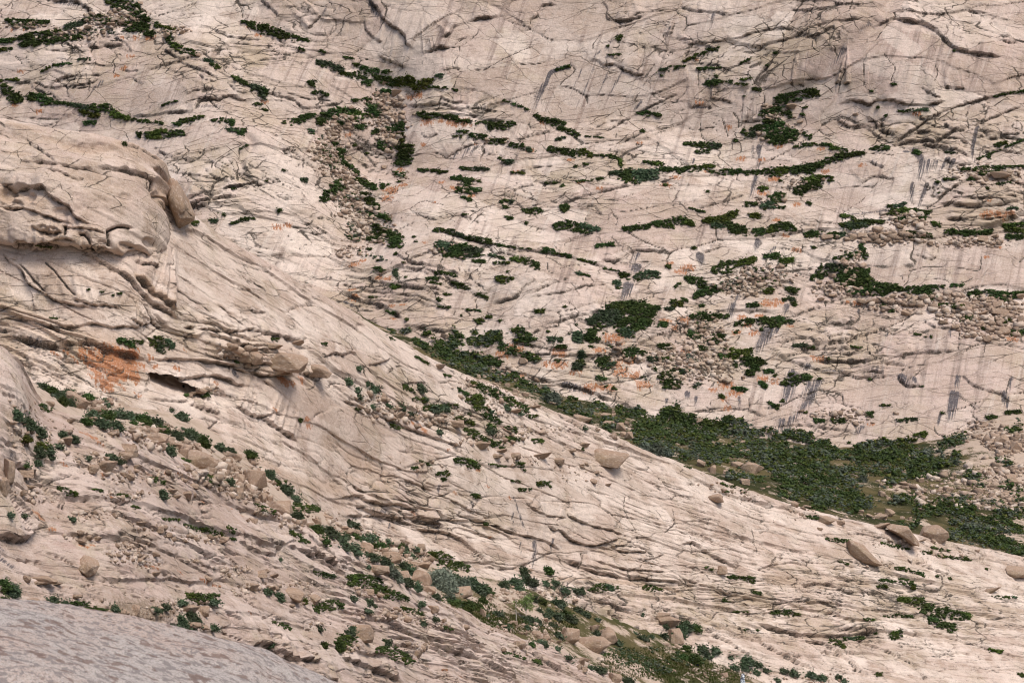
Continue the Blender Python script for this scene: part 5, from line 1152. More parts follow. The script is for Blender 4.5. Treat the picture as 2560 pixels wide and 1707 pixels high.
def mat_shrub(c, pts, seed, kind='J', lift=0.5):
    """a low mat of juniper hugging the rock, traced as a stroke (x, y, half height)"""
    g = np.random.default_rng(seed)
    s = CROPS[c][2]
    q = np.array([[*cp(c, x, y), w / s] for x, y, w in pts])
    if len(q) == 1:
        q = np.array([[q[0, 0] - q[0, 2] * 1.1, q[0, 1], q[0, 2] * .8], [q[0, 0] + q[0, 2] * 1.1, q[0, 1], q[0, 2] * .8]])
    L = np.hypot(*np.diff(q[:, :2], axis=0).T).sum()
    wm = q[:, 2].mean()
    area = FAT * (L * 2 * wm + math.pi * wm * wm) / RPX ** 2
    rp = 1.45 if area < 250 else 1.75                      # clump radius in render pixels
    n = int(max(6, area / (rp * rp) * 1.45))
    world = []; nm0 = None
    h0 = hit(q[len(q) // 2, 0], q[len(q) // 2, 1])
    if h0 is None: return None
    d0 = h0[0].y
    ph = g.uniform(0, 99)
    T = np.clip(g.uniform(-0.04, len(q) - 0.96, n), 0, len(q) - 1)
    X = catmull(q, T); W = np.maximum(X[:, 2] * FAT, 1.8)
    rag = 0.80 + 0.45 * perlin(X[:, 0] / max(8, 1.6 * wm) + ph, X[:, 1] / max(8, 1.6 * wm), 5)
    O_ = g.uniform(-1, 1, n); endt = np.where((T > .15) & (T < len(q) - 1.15), 1.0, 0.85)
    PY = X[:, 1] + O_ * W * rag * endt; PX = X[:, 0] + g.normal(size=n) * W * 0.35
    for px, py, o, w in zip(PX.tolist(), PY.tolist(), O_.tolist(), W.tolist()):
        h = hit(px, py)
        if h is None or abs(h[0].y - d0) > 25: continue
        k = mpp(h[0].y)
        up = (1 - o * o) * min(lift, w * k * 0.5) * g.uniform(0.2, 1.0)
        world.append(np.array(h[0]) + np.array(h[1]) * 0.3 * rp * RPX * k + np.array([0, 0, up]))
    if len(world) > 3:
        w_ = np.array(world); dd_ = np.linalg.norm(w_[:, None] - w_[None], axis=-1) + np.eye(len(w_)) * 99
        adj = dd_ < 1.15 * rp * RPX * mpp(d0); lab = -np.ones(len(w_), int); best = (0, 0)
        for k_ in range(len(w_)):
            if lab[k_] >= 0: continue
            fr = np.zeros(len(w_), bool); fr[k_] = True; m = fr.copy()
            while fr.any(): fr = adj[fr].any(0) & ~m; m |= fr
            lab[m] = k_; best = max(best, (int(m.sum()), k_))
        stray = w_[lab != best[1]]
        if len(stray): TUFTS.append(scatter_mesh(clump_items(g, stray, rp * RPX * mpp(d0))))
        world = list(w_[lab == best[1]])
    if len(world) < 3: return None
    r = rp * RPX * mpp(d0)
    V, F = scatter_mesh(clump_items(g, world, r) + clump_items(g, world[::2], r * 1.1, .8, LEAF))
    if area < TINY:
        TUFTS.append((V, F)); return None
    base = V.mean(0); base[2] = V[:, 2].min()
    me = mesh_np('juniper_mat', V - base, F, smooth=False)
    mat = {'J': M_JUNIPER, 'O': M_OLIVE, 'S': M_SCRUB}[kind]
    o = new_obj('juniper_mat' if kind != 'S' else 'scrub_patch', me, mat); o.location = base
    mx, my = q[:, 0].mean(), q[:, 1].mean()
    asp = L / (2 * wm + 0.1)
    col = {'J': 'dark juniper', 'O': 'olive juniper', 'S': 'grey-green scrub'}[kind]
    what = ('strip of ' if asp > 4.2 else 'clump of ' if area < 60 else 'wide patch of ' if area > 220 else 'patch of ') + col
    register(o, what, mx, my, h0[2], 'shrub', 'low shrubs growing on the rock')
    return o
MATS = {
 1: "60,150,18 160,165,25 330,155,8;0,285,12 100,275,14;130,270,14 260,245,24 420,220,14;0,345,10 80,335,10;150,310,15 330,290,18 560,245,20;560,150,10 640,125,18 700,110,8;690,155,18 800,150,18 860,165,15;740,5,30 820,30,35 900,60,40 960,110,25 1010,140,10;860,190,28 960,185,30 1010,195,20;1060,175,15 1120,190,10 1190,205,6;990,235,10 1060,235,14;1160,240,22 1150,275,18;1160,300,10 1230,335,20 1330,365,12;450,190,20 560,165,12;1400,415,12 1450,430,12;1450,450,12 1500,465,12;1590,525,6 1650,560,10 1720,595,16 1790,630,30 1800,670,20;1790,620,18 1825,630,12;1660,155,10 1740,180,20 1850,215,28 1960,250,22 2100,280,10;2190,345,8 2220,360,6;2175,430,12 2260,455,22 2340,485,12;2040,330,5 2085,350,6;20,600,14 60,640,40 110,675,30 150,690,15;200,660,18 280,675,28 340,700,22;370,705,10 480,715,10 600,740,18;620,745,22 720,745,28 800,790,18 880,815,10;900,820,8 1000,830,8 1110,845,6;550,770,15 620,790,18 670,795,14;580,845,12 650,840,12;1200,855,8 1280,830,16 1390,800,10;1450,825,8 1560,830,14 1590,850,14;940,925,16 970,925,14;1010,930,22 1100,920,24 1250,910,16;1550,890,10 1680,890,10;1620,910,12 1660,910,12;0,555,10 120,545,6;280,490,6 360,455,8 480,435,6;540,410,6 620,405,8;850,990,12;2110,570,10 2150,580,20;2130,635,8 2200,640,12 2240,655,8;2000,835,18 2070,815,24 2140,790,12;2180,840,18 2250,790,35 2350,760,18;2300,845,16 2350,840,16;1940,840,10;1600,1290,10;2080,1235,16;2130,905,15;2290,990,15;2330,1040,20;2200,1370,18 2270,1310,30 2330,1260,30;1580,1535,8 1650,1510,12 1740,1495,10;1460,1515,16;1330,1530,20;1530,1472,8;1910,1440,12;1740,715,6 1780,715,10;1790,750,8 1830,760,5;1210,690,6 1110,725,5;1690,990,4 1640,1020,5;1940,1165,6;1820,1240,6",
 2: "90,440,10 180,480,20 260,490,12;0,495,10 60,515,10 130,515,25 180,525,15;160,560,15 210,565,15;240,530,14 310,550,20 380,575,28;390,570,25 470,560,35 540,590,30 620,555,18;680,522,16;600,595,5 700,600,8 800,620,5;290,495,8 350,495,14;30,395,5 90,400,6;320,635,20;80,690,6 200,682,10;0,755,12 90,765,12;50,800,20 110,790,30 150,800,18;190,755,30 230,760,35 260,790,25;110,870,16 170,870,12;320,890,25 400,880,30 430,850,15;425,925,16 425,975,16;280,970,22 285,1020,22;410,1060,50 440,1060,55 470,1050,40;390,1120,15 440,1120,18;240,905,18;0,1050,14 20,1110,14 80,1160,16 130,1190,14;120,1230,16 180,1260,25 240,1285,14;150,1330,18 200,1370,24 260,1420,18;280,1280,12 330,1260,10;200,1470,14 280,1480,16 340,1510,20;380,1190,12 440,1200,14;540,785,14 600,790,22 680,795,14;710,805,12 770,805,14 830,830,10 1000,840,10;1020,860,20 1080,865,24 1190,848,10;810,900,5 890,905,10;890,930,12 950,935,16 1000,935,8;780,935,6 830,935,5;1020,970,16 1080,970,18 1120,970,10;540,1165,10 600,1170,10;620,1170,8 680,1178,14 730,1180,8;820,1150,8 930,1160,12 1010,1160,10;770,1220,14 830,1220,16;850,1250,25 890,1250,28;800,1300,15 880,1310,16 960,1300,12;830,1350,5 900,1370,10;950,1240,10;1330,790,6 1400,825,18 1470,845,24 1540,850,10;1490,880,10 1560,900,18 1630,930,14;1480,960,8 1540,945,12;1680,935,4 1800,945,4;1170,990,8 1230,1000,18 1310,1035,8;1430,1020,15 1500,1035,20 1560,1040,14;1570,1060,10 1650,1045,28 1720,1065,10;1740,1065,6 1840,1070,10 1910,1090,8;1910,1100,12 1920,1140,14;2080,1110,8 2150,1120,12 2210,1130,10;1850,1185,12 1920,1185,20;1940,1205,35 2050,1205,45 2150,1195,35;2200,1160,14 2350,1170,18;1620,1245,5 1700,1235,8 1800,1220,5;2230,1270,10;1680,1125,8;1610,1138,7;1150,1110,20;1080,1080,5 1120,1100,5;1180,1185,8 1260,1190,8;1100,1380,12 1180,1380,10;1110,1415,8 1160,1420,6;1160,1495,14;1280,1455,10 1330,1445,20 1375,1440,14;1520,1415,16 1570,1420,10;1530,1440,14;2140,1530,10 2240,1525,18 2352,1500,18;2030,775,6 2110,780,14 2190,790,8;2070,900,8;2200,480,5 2260,470,14 2350,455,8;2200,520,6;1840,380,5 1910,376,5;1905,262,14;1830,320,8;1480,480,8 1570,455,8;1120,690,4 1280,750,5;1400,1250,4 1480,1255,8;1530,1270,8;180,1048,8;90,995,10;850,1470,8;1270,1530,8;1260,1440,10",
 3: "30,420,6 110,385,12 180,360,8;195,345,8 265,335,12;120,475,8 200,470,8 280,465,5;410,440,6 470,410,8;590,450,6;180,570,16 260,565,14;270,560,6 360,560,6;410,548,6 490,540,8;380,575,5 460,580,8;500,610,8 550,615,10;240,525,8;650,365,6;660,690,25 720,670,25 800,640,12;850,640,28 900,640,30 930,640,20;780,690,10 830,680,12;560,780,22 620,770,28 680,750,18;690,780,14 760,775,10;750,808,8;580,830,20 640,850,18;500,890,22 580,880,28 650,870,28 710,850,10;450,930,16 510,920,14;430,900,12;600,930,30 680,930,45 740,925,40 790,920,20;620,970,20 700,965,22;860,735,8;835,785,10;840,910,8 870,935,14 900,945,6;30,985,10 130,995,16 230,1000,20 280,1000,8;110,1040,8 200,1035,12;380,965,10;840,990,8 930,990,8 1020,990,8;1020,1000,14 1060,1015,10 1140,1030,8;780,1005,6 840,1010,6;1300,1020,6 1370,1015,16 1425,1012,10;0,1165,14 100,1155,18 230,1140,8;200,1175,8 350,1180,18 420,1170,10;440,1185,10 600,1180,20 720,1175,22;720,1170,20 860,1160,28 960,1130,20;980,1120,16 1080,1080,22 1170,1060,14 1250,1050,8;860,1240,20 930,1225,28 1040,1225,10;880,1270,25 950,1270,20;780,1320,20 830,1300,24 870,1290,18;570,1295,18;690,1240,6;630,1360,25 690,1350,28;560,1420,16 640,1400,24;880,1395,12;670,1420,8 720,1420,8;60,1425,5 160,1450,6;450,1400,14 520,1400,14;20,1510,20 90,1540,18;170,1510,20 280,1510,28 380,1460,20;230,1540,20 350,1535,18;480,1475,20 540,1480,12;620,1550,12 720,1545,18 770,1555,8;1490,765,6 1600,755,10 1690,755,8;1360,735,8;1410,790,6;2150,660,6 2250,640,10 2350,625,6;2150,1000,10 2230,975,10;1820,1045,8 1890,1050,8;2110,1080,8;1930,1160,8 2050,1160,14 2200,1150,12 2340,1140,6;2050,1190,10 2200,1180,12;1970,1225,8 2020,1220,12;1810,1230,8 1880,1230,6;1760,1250,8;1770,1320,6;2160,1260,6 2260,1250,6;2100,1285,6;1110,1475,8 1170,1500,20 1220,1530,14;1420,1415,6 1490,1410,12 1540,1395,10;1430,1450,14 1560,1450,20 1700,1460,14;1460,1500,10 1560,1500,10;1100,1545,14 1250,1530,20 1390,1520,14;1580,1480,12 1680,1490,14;1720,1530,14 1780,1545,8;2230,1430,6 2310,1425,8;2210,1545,12 2350,1540,14;440,660,4;1870,352,4;1460,580,8;1310,625,4;190,1310,6;1600,1040,14 1640,1050,10;2040,1090,5 2340,960,5",
 5: "640,45,10 740,50,14 830,80,10;850,95,10 940,105,14 1020,125,12;1050,140,6 1180,160,6;1220,165,4 1290,170,4;1370,180,14 1420,180,16 1470,200,6;1490,205,8 1560,220,10;1610,240,6 1720,265,8;1780,305,5 1890,320,4;660,150,25 740,150,28;760,190,35 830,180,40;850,190,30 950,195,28;690,200,15 760,215,15;900,250,10 980,255,8;1010,210,10 1110,240,8;1040,265,8 1140,265,10;1160,240,12 1240,250,18 1340,280,16;1330,300,10;1450,20,20 1560,15,28 1650,40,24 1750,35,8;1590,50,10;1730,155,12 1850,135,10;1910,40,14 2000,30,14 2100,15,14;2130,10,12 2250,20,12;350,100,45 390,120,45;230,50,30 320,60,25;190,105,15 290,110,18;60,95,12 130,110,10;380,200,8;240,305,12 285,310,14;370,320,14 385,360,16;350,420,12 395,430,14;440,362,7;640,330,10 720,335,10 790,355,6;590,375,12 660,375,10;620,395,6 690,410,6;760,400,8 820,420,14 880,445,10;930,470,6 1000,510,12;700,478,6 750,480,6;670,515,12;670,560,6 735,565,6;1060,370,18 1110,380,22 1170,370,10;1130,325,6;190,490,5 250,500,6;860,580,6 950,590,6;310,595,8 380,605,10;450,648,10;940,660,20;1080,657,6;1010,630,12;820,620,6;500,88,5;510,125,7;1590,330,6 1690,355,6;1310,590,10 1380,590,10;1520,560,8;1890,345,12 1950,360,20;2000,370,20 2080,340,24 2150,345,14;1850,395,10 1890,420,28;2220,290,12;2260,430,6 2300,400,8;1690,660,20 1780,640,50 1850,620,65 1900,580,45;1850,560,30 1950,545,18 2010,560,20;1950,620,55 2030,600,50 2110,590,35;1880,680,45 1980,680,40 2090,670,20;2110,580,16 2160,570,14;1680,760,30 1730,755,45;1600,750,40 1615,780,30;1900,730,30 1960,740,30;2180,680,20;2200,580,14 2250,575,10;2240,540,20 2310,545,14;1410,780,12 1500,785,14;1460,830,14 1520,830,12;1620,890,22 1650,880,25;1580,960,20 1640,950,28;1750,930,28 1800,920,28;1780,970,20 1850,945,12;1690,830,8;1830,828,6;1730,1045,14 1790,1055,14;1850,1108,10;1800,1097,6;1920,870,24 2000,860,20;2160,830,16 2230,830,18;2050,870,14;2110,915,20;2150,915,10 2240,910,10;2190,1050,40 2280,1000,20;2200,1090,20 2290,1080,30;2130,985,10;1470,925,10;1600,682,6;1400,722,4;200,170,10;430,260,4;260,245,4",
 6: "340,30,20 440,50,30;500,60,14 560,50,22;600,50,16 680,20,26 780,40,10;850,80,14 930,70,22;1000,85,18 1110,75,20;1120,20,25 1250,10,15;1500,70,20 1700,80,12;1790,50,14 1960,65,14 2100,55,14;2200,40,16 2320,50,14;2210,85,14 2320,90,12;90,165,10;910,160,9;1220,150,10 1250,220,25;1040,235,8 1130,225,20 1200,205,12;220,315,18 330,290,30 430,265,26 500,245,14;570,230,20 660,215,14;670,270,24 760,240,12;890,370,12 960,330,30 1050,300,35 1120,290,20;1080,370,35 1180,360,50 1260,350,30;1150,400,25 1300,400,30;1280,420,20 1400,430,25 1500,440,18;1140,460,10 1260,460,20 1400,460,20;1430,440,16 1600,450,20 1700,470,22;1650,425,10 1780,430,14;1710,500,18;1830,418,10 1910,420,8;1950,475,20 2100,480,28 2200,490,24 2320,470,10;1850,560,24 1920,565,18;1920,640,20 2000,645,16;2130,660,14 2230,655,14;1370,560,12;1430,590,10;1730,550,10 1800,545,8;2050,710,8;2250,740,18 2320,740,20;40,370,14 110,390,28 160,410,20;570,460,14 620,455,18;100,490,20 180,460,25 260,430,20;30,515,14;700,515,10 770,510,12;720,440,12 790,460,24;770,540,14;460,555,12 520,545,16;150,555,12;70,630,10 160,620,20 230,640,25;250,625,16 320,630,14;370,685,8 450,660,20 500,655,10;550,660,25 620,665,30 690,660,20;700,655,18 770,665,8;550,715,10;380,730,9;60,740,16 120,770,24;250,770,20 300,765,18;130,840,14 180,845,12;340,880,30 400,890,35 480,870,25;420,920,30 500,930,20;510,930,25 560,935,20;270,895,16 320,905,14;490,970,25 540,975,18;450,1010,18 500,1010,18;570,1000,14 630,995,10;380,955,12;0,1000,14 50,995,12;640,1025,8;540,1075,14 580,1100,14;360,1110,12 440,1125,14;280,1165,14;610,1220,14 660,1240,18;690,1195,10;770,825,10 840,825,12 910,835,8;1000,910,8;1160,830,5 1230,838,6;1590,745,4 1700,765,8;690,1080,14 760,1070,25 830,1040,30 870,1045,12;750,1020,10;945,1045,8;1280,1050,5;1630,1100,8;910,1330,14 980,1335,12;1030,1335,14 1110,1330,14;1280,1290,20;1480,1330,12 1560,1325,10 1600,1320,6;850,1270,8;1350,1228,5 1420,1225,6;1770,1280,8;2070,1310,12 2140,1305,10;2200,1275,14 2300,1270,12;1590,1430,10 1660,1420,18;1140,1480,8;980,1470,10;120,1080,8",
 4: "800,790,14 870,795,20 960,800,8;870,810,18 905,825,14;1010,790,14 1090,800,28 1170,825,16;1060,820,20 1095,850,22;600,445,7;690,460,6;750,480,4 820,470,4;2190,810,10;1600,935,10;1830,780,8 1880,785,8;2030,1325,10;270,1230,14 330,1260,20;340,635,5 390,640,5;240,150,5 340,158,5",
 7: "1270,980,20 1370,1000,28 1460,990,22;1000,185,8 1060,195,18 1110,210,10;1380,170,14 1460,190,30 1520,230,14;1720,355,12 1800,390,18 1860,410,12;1970,385,30 2080,390,30 2160,395,12;390,240,10 460,270,18 520,290,10;790,290,8 860,300,8;1100,455,6 1160,460,8 1210,460,6;1250,495,8 1330,520,12 1390,530,12;1390,520,8 1450,545,20 1510,565,8;1545,515,6 1590,540,12;1555,590,8 1600,595,8;1970,545,10 2040,590,16 2100,615,8;2130,820,14 2220,840,18 2270,845,8;2150,1060,25 2230,1040,35 2320,1045,12;1850,1155,8 1930,1180,14 1970,1205,6;350,1070,30 480,1070,45 600,1090,45 720,1110,30;560,1120,30 680,1160,25 740,1185,8;890,370,8 940,382,6;630,255,8 690,265,8;1230,50,8 1290,60,8",
 8: "780,60,14 860,70,25 930,90,30;540,60,6 600,85,10;660,145,12 740,150,14;690,180,12 710,195,12;900,300,18 940,305,16;1340,215,12 1420,215,16;1160,195,5 1220,200,5;1210,255,8 1290,255,10;1190,80,10 1240,90,14;1250,125,7;1010,80,5 1120,100,6;500,110,12;600,690,10 680,720,35 760,770,35 860,790,18;60,870,25 150,880,45 260,920,40;230,920,30 330,960,30 460,1000,12;1690,940,10 1780,920,25 1850,930,14;2060,920,8 2110,925,20 2180,940,6;420,1060,12 500,1090,18 560,1100,8;270,1340,18 380,1370,35 490,1430,16;0,1260,20 80,1290,35;0,1310,30 60,1320,25;1310,1420,14 1370,1430,12;1110,1360,8 1180,1380,10 1250,1400,8;990,490,10;1890,920,8;690,1190,8 760,1205,6",
 9: "1480,1000,10 1600,1020,30 1700,1060,30;1640,1080,14 1760,1090,35 1900,1110,30 1960,1120,12;1690,1140,12 1760,1170,30 1860,1200,20;1380,1115,5 1480,1110,10 1580,1120,5;1250,1130,8 1320,1138,8;1020,1280,10 1080,1300,18 1120,1325,8;620,1090,10 710,1090,20 800,1105,10;330,850,10 440,860,16 500,870,20;490,945,12 550,965,10;290,1005,8 330,1012,8;1460,790,8 1540,800,14 1650,840,8;1360,870,8 1460,880,8;1490,870,14 1560,890,18 1590,925,12;1340,910,8 1400,912,10;990,590,6 1080,600,12 1150,605,6;1080,745,6 1140,760,6;1370,620,6 1560,660,8;1650,680,8 1700,685,8;1710,650,6 1830,670,8;1750,705,6 1960,730,12;2100,1340,10 2180,1360,14;2130,980,8 2280,990,6;1830,860,8;1745,847,7;2080,795,8;170,780,6 220,800,8;860,440,10 930,450,14;280,215,6 370,240,10;310,268,8;430,265,10;30,100,4 70,110,5;1460,1245,24;1500,1220,10;1110,1270,10 1240,1260,14;1325,1230,8;440,1205,6;530,1213,7;360,1085,5 460,1085,5;1350,1510,14;2320,1515,14"}
OLIVE_C = {7, 8, 9}
RG_ = random.Random(5)
sd = 5000
for c, st in MATS.items():
    for it in st.split(';'):
        pts = [tuple(float(v) for v in p.split(',')) for p in it.split()]
        sd += 1
        mat_shrub(c, pts, sd, 'O' if (c in OLIVE_C and RG_.random() < .7) or RG_.random() < .16 else ('S' if RG_.random() < .22 else 'J'))
# green strips along the back of the ridge crest
for pts in ["510,900,6 600,950,12", "890,1080,14 960,1110,22 1050,1150,26", "1050,1150,26 1150,1200,24 1270,1260,14", "900,1180,35 960,1200,25", "920,1240,22 1000,1270,16", "800,1120,12 860,1160,14", "850,1190,10 910,1210,14", "700,1020,8 750,1035,6", "430,1100,14 500,1130,10", "490,1185,10 580,1195,12", "560,1250,14 650,1245,20 730,1245,14", "780,1310,12 840,1330,20 900,1350,10", "840,1390,12 900,1420,24 980,1460,22", "1000,1480,20 1100,1500,16", "970,1300,14 1030,1320,20 1080,1345,12", "1120,1380,14 1190,1395,12", "1300,1465,14 1370,1470,10", "1120,1450,12 1200,1460,14", "860,1275,6 880,1280,6", "1260,1300,12 1330,1300,8", "720,1220,8 790,1225,8", "340,1360,10 400,1385,14", "330,770,5 370,790,6", "100,1250,8 130,1255,8", "1640,1520,8", "1000,1370,20 1050,1390,14"]:
    sd += 1
    mat_shrub(5, [tuple(float(v) for v in p.split(',')) for p in pts.split()], sd, 'O' if RG_.random() < .6 else 'J')
n = 0; Vs, Fs = [], []
for V, F in TUFTS:
    Vs.append(V); Fs.append(F + n); n += len(V)
new_obj('juniper_tufts', mesh_np('juniper_tufts', np.concatenate(Vs), np.concatenate(Fs), smooth=False), M_JUNIPER, None, kind='stuff', label='tiny dark juniper tufts in the cracks of the rock', category='shrub tufts')

# ------------------------------------------------------------------ dense scrub of the far valley: one mass
def mass(name, data, mats, label, seed, lift=1.6, only=None, rp=1.9, dens=0.85):
    g = np.random.default_rng(seed); items = [[] for _ in mats]
    for c, st in data.items():
        s = CROPS[c][2]
        for it in st.split(';'):
            q = np.array([[float(v) for v in p.split(',')] for p in it.split()])
            q = np.array([[*cp(c, x, y), w / s] for x, y, w in q])
            if len(q) == 1: q = np.array([q[0] - [q[0, 2] * .8, 0, 0], q[0] + [q[0, 2] * .8, 0, 0]])
            L = np.hypot(*np.diff(q[:, :2], axis=0).T).sum(); wm = q[:, 2].mean()
            area = (L * 2 * wm + 3.1 * wm * wm) / RPX ** 2
            nn = int(max(6, area / (rp * rp) * dens)); X = catmull(q, g.uniform(0, len(q) - 1, nn))
            ps = []
            for x, y, w in X.tolist():
                h = hit(x + g.normal() * w * .5, y + g.uniform(-1, 1) * w * 0.95)
                if h is not None and not (only and h[2] not in only): ps.append(h[0][:])
            if not ps: continue
            ps = np.array(ps); b = fbm(ps[:, 0] / 4.0, ps[:, 1] / 5.0, 31, 2)
            jj = np.clip((fbm(ps[:, 0] / 11 + 7, ps[:, 1] / 14, 77, 2) + 0.5 + 0.25 * g.normal(size=len(ps))) * len(mats), 0, len(mats) - 1).astype(int)
            for p, bb, j in zip(ps, b.tolist(), jj.tolist()):
                if bb < -0.6: continue
                items[j] += clump_items(g, [p + [0, 0, max(0, bb + .3) * lift * g.uniform(.2, 1)]], rp * RPX * mpp(p[1]), .75, TUFT if g.random() < .65 else LEAF)
    V, F = scatter_mesh([i for l in items for i in l])
    me = mesh_np(name, V, F, smooth=False)
    o = new_obj(name, me, None, None, kind='stuff', label=label, category='scrub')
    for m in mats: me.materials.append(m)
    cnt = [sum(len(i[1]) for i in l) for l in items]
    me.polygons.foreach_set('material_index', np.repeat(np.arange(len(mats)), cnt).astype(np.int32))
    return o
mass('valley_scrub', {
 5: "330,720,18 370,735,15;420,730,18 470,730,14;580,750,20;770,740,14 830,755,18;910,740,16;1170,720,6 1230,750,28 1290,790,28;1180,800,20 1280,810,20;740,780,20 830,800,30;650,820,30 780,830,40;880,790,25 960,800,40 1030,790,35;1000,770,30 1100,770,35;1080,820,30 1190,880,25;500,800,18 600,850,25;640,870,35 760,900,40;750,930,45 850,940,60 960,950,45;960,920,40 1080,940,25;860,1000,30 980,1010,35;1000,1020,25 1100,1050,30 1200,1030,18;1230,900,14 1330,930,24;1190,1080,25 1290,1110,30;1280,1110,25 1400,1140,20;1390,1170,35 1450,1180,30;1540,1210,24 1620,1230,20;1490,1260,24 1600,1270,30 1700,1290,24;1690,1230,35 1790,1250,30;1880,1270,24 2000,1290,40 2100,1330,40;1780,1360,40 1900,1330,40;2000,1380,40 2150,1400,50;2180,1280,40 2290,1290,40;1980,1460,30 2100,1480,40;2100,1440,50 2290,1450,60;2160,1350,40 2310,1380,50;2080,1520,40 2250,1530,40;1720,1400,24 1820,1430,20;1650,1330,20 1700,1350,14",
 6: "0,1330,40 120,1360,50 240,1400,60;0,1440,50 200,1460,60;330,1330,30;380,1350,40 460,1340,30;240,1370,40 420,1430,60 540,1450,60;620,1440,40 760,1430,40 880,1460,30;100,1540,40 400,1540,50 700,1540,50;900,1520,50 1100,1560,30;1200,1530,30 1400,1500,40 1600,1510,45;1750,1520,30 1850,1470,40 1920,1460,20;1300,1560,30 1700,1560,30;950,1480,24 1000,1490,20;2200,1420,16 2300,1380,26",
 9: "0,20,40 150,30,40 300,20,40;200,80,20 330,40,40;500,30,50 700,20,40 900,10,30;560,70,50 800,80,60 1000,60,60;1000,20,40 1300,20,40 1500,30,40;650,150,50 900,170,60 1150,160,60;1200,100,70 1450,110,60 1650,80,60;700,220,30 950,240,50 1200,250,50;1400,200,50 1600,150,40 1750,120,40;800,290,40 1000,310,40 1200,310,40;900,370,30 1100,360,40 1300,340,40;1150,400,30 1250,380,30;1450,330,30 1600,340,30;1600,420,40 1800,400,40 2000,420,40;1750,350,30 1950,330,30;1550,520,20 1620,500,20;1850,470,40 2050,480,40 2250,470,50;1850,560,40 2000,560,40 2200,560,40;1780,620,30 2000,640,40 2200,650,40 2330,680,30;1900,680,30 2150,700,30 2330,715,20;1950,150,30 2050,230,40;2200,230,30 2320,260,20;1650,80,40 1900,60,40;2150,90,20 2250,80,20;2050,350,14 2200,370,12;2000,520,30 2200,520,34 2330,540,30;2050,600,30 2250,610,34;2150,420,24 2320,430,30;2250,330,16 2330,340,16;1500,480,14 1560,560,14;680,280,20 800,320,30;320,180,20 420,170,24 560,200,24"},
 [M_JUNIPER, M_JUNIPER, M_SCRUB, M_OLIVE, M_SAGE], 'dense dark green scrub covering the floor of the far valley', 21, 2.2, ('valley', 'far'), 1.85, 2.3)
mass('wall_scrub', {6: "470,350,30;350,420,35;560,390,40;640,400,30;420,390,30;600,300,30;520,310,25;690,350,20;130,700,40;200,780,40;110,930,40 160,980,40;80,900,30;200,1000,30;120,1100,24", 2: "260,640,34;330,700,24;60,1390,60;180,1450,30;420,1230,20;270,760,30", 1: "2220,1030,50;2260,1130,50;2200,940,20;620,220,34;750,210,30;880,110,40", 3: "620,850,50;720,700,40", 5: "100,40,50;280,60,40;2060,1050,24;1980,900,20;100,190,24 300,240,16"},
     [M_SCRUB, M_SAGE, M_JUNIPER], 'sparse grey-green scrub between the stones of the far gullies', 22, .6, ('far',), 1.5, .35)

# ------------------------------------------------------------------ single bushes with a woody base
def dome(g, n, rx, ry, rz, shell=.55):
    d = g.normal(size=(n, 3)); d /= np.linalg.norm(d, axis=1, keepdims=True); d[:, 2] = np.abs(d[:, 2])
    r = g.uniform(shell, 1, n)[:, None] * (0.82 + .3 * noise3(d, 1.7, int(g.integers(60))))[:, None]
    return d * r * np.array([rx, ry, rz])
def limb(pts, radii, n=6):
    pts = [np.asarray(p, float) for p in pts]; V, F = [], []
    for i, (p, r) in enumerate(zip(pts, radii)):
        d = pts[min(i + 1, len(pts) - 1)] - pts[max(i - 1, 0)]; d /= np.linalg.norm(d) + 1e-9
        a = np.cross(d, [0.3, 1, 0.2]); a /= np.linalg.norm(a); b = np.cross(d, a)
        for k in range(n):
            t = 2 * math.pi * k / n; V.append(p + r * (math.cos(t) * a + math.sin(t) * b))
    for i in range(len(pts) - 1):
        for k in range(n):
            F.append([i * n + k, i * n + (k + 1) % n, (i + 1) * n + (k + 1) % n, (i + 1) * n + k])
    return np.array(V), np.array(F)
def join(parts):
    Vs, Fs, n = [], [], 0
    for V, F in parts: Vs.append(V); Fs.append(F + n); n += len(V)
    return np.concatenate(Vs), np.concatenate(Fs)
BM = {'J': (M_JUNIPER, 'dark green bush'), 'S': (M_SCRUB, 'grey-green bush'), 'O': (M_OLIVE, 'olive green bush'), 'G': (M_SAGE, 'pale sage bush'), 'W': (M_SILVER, 'silvery bush')}
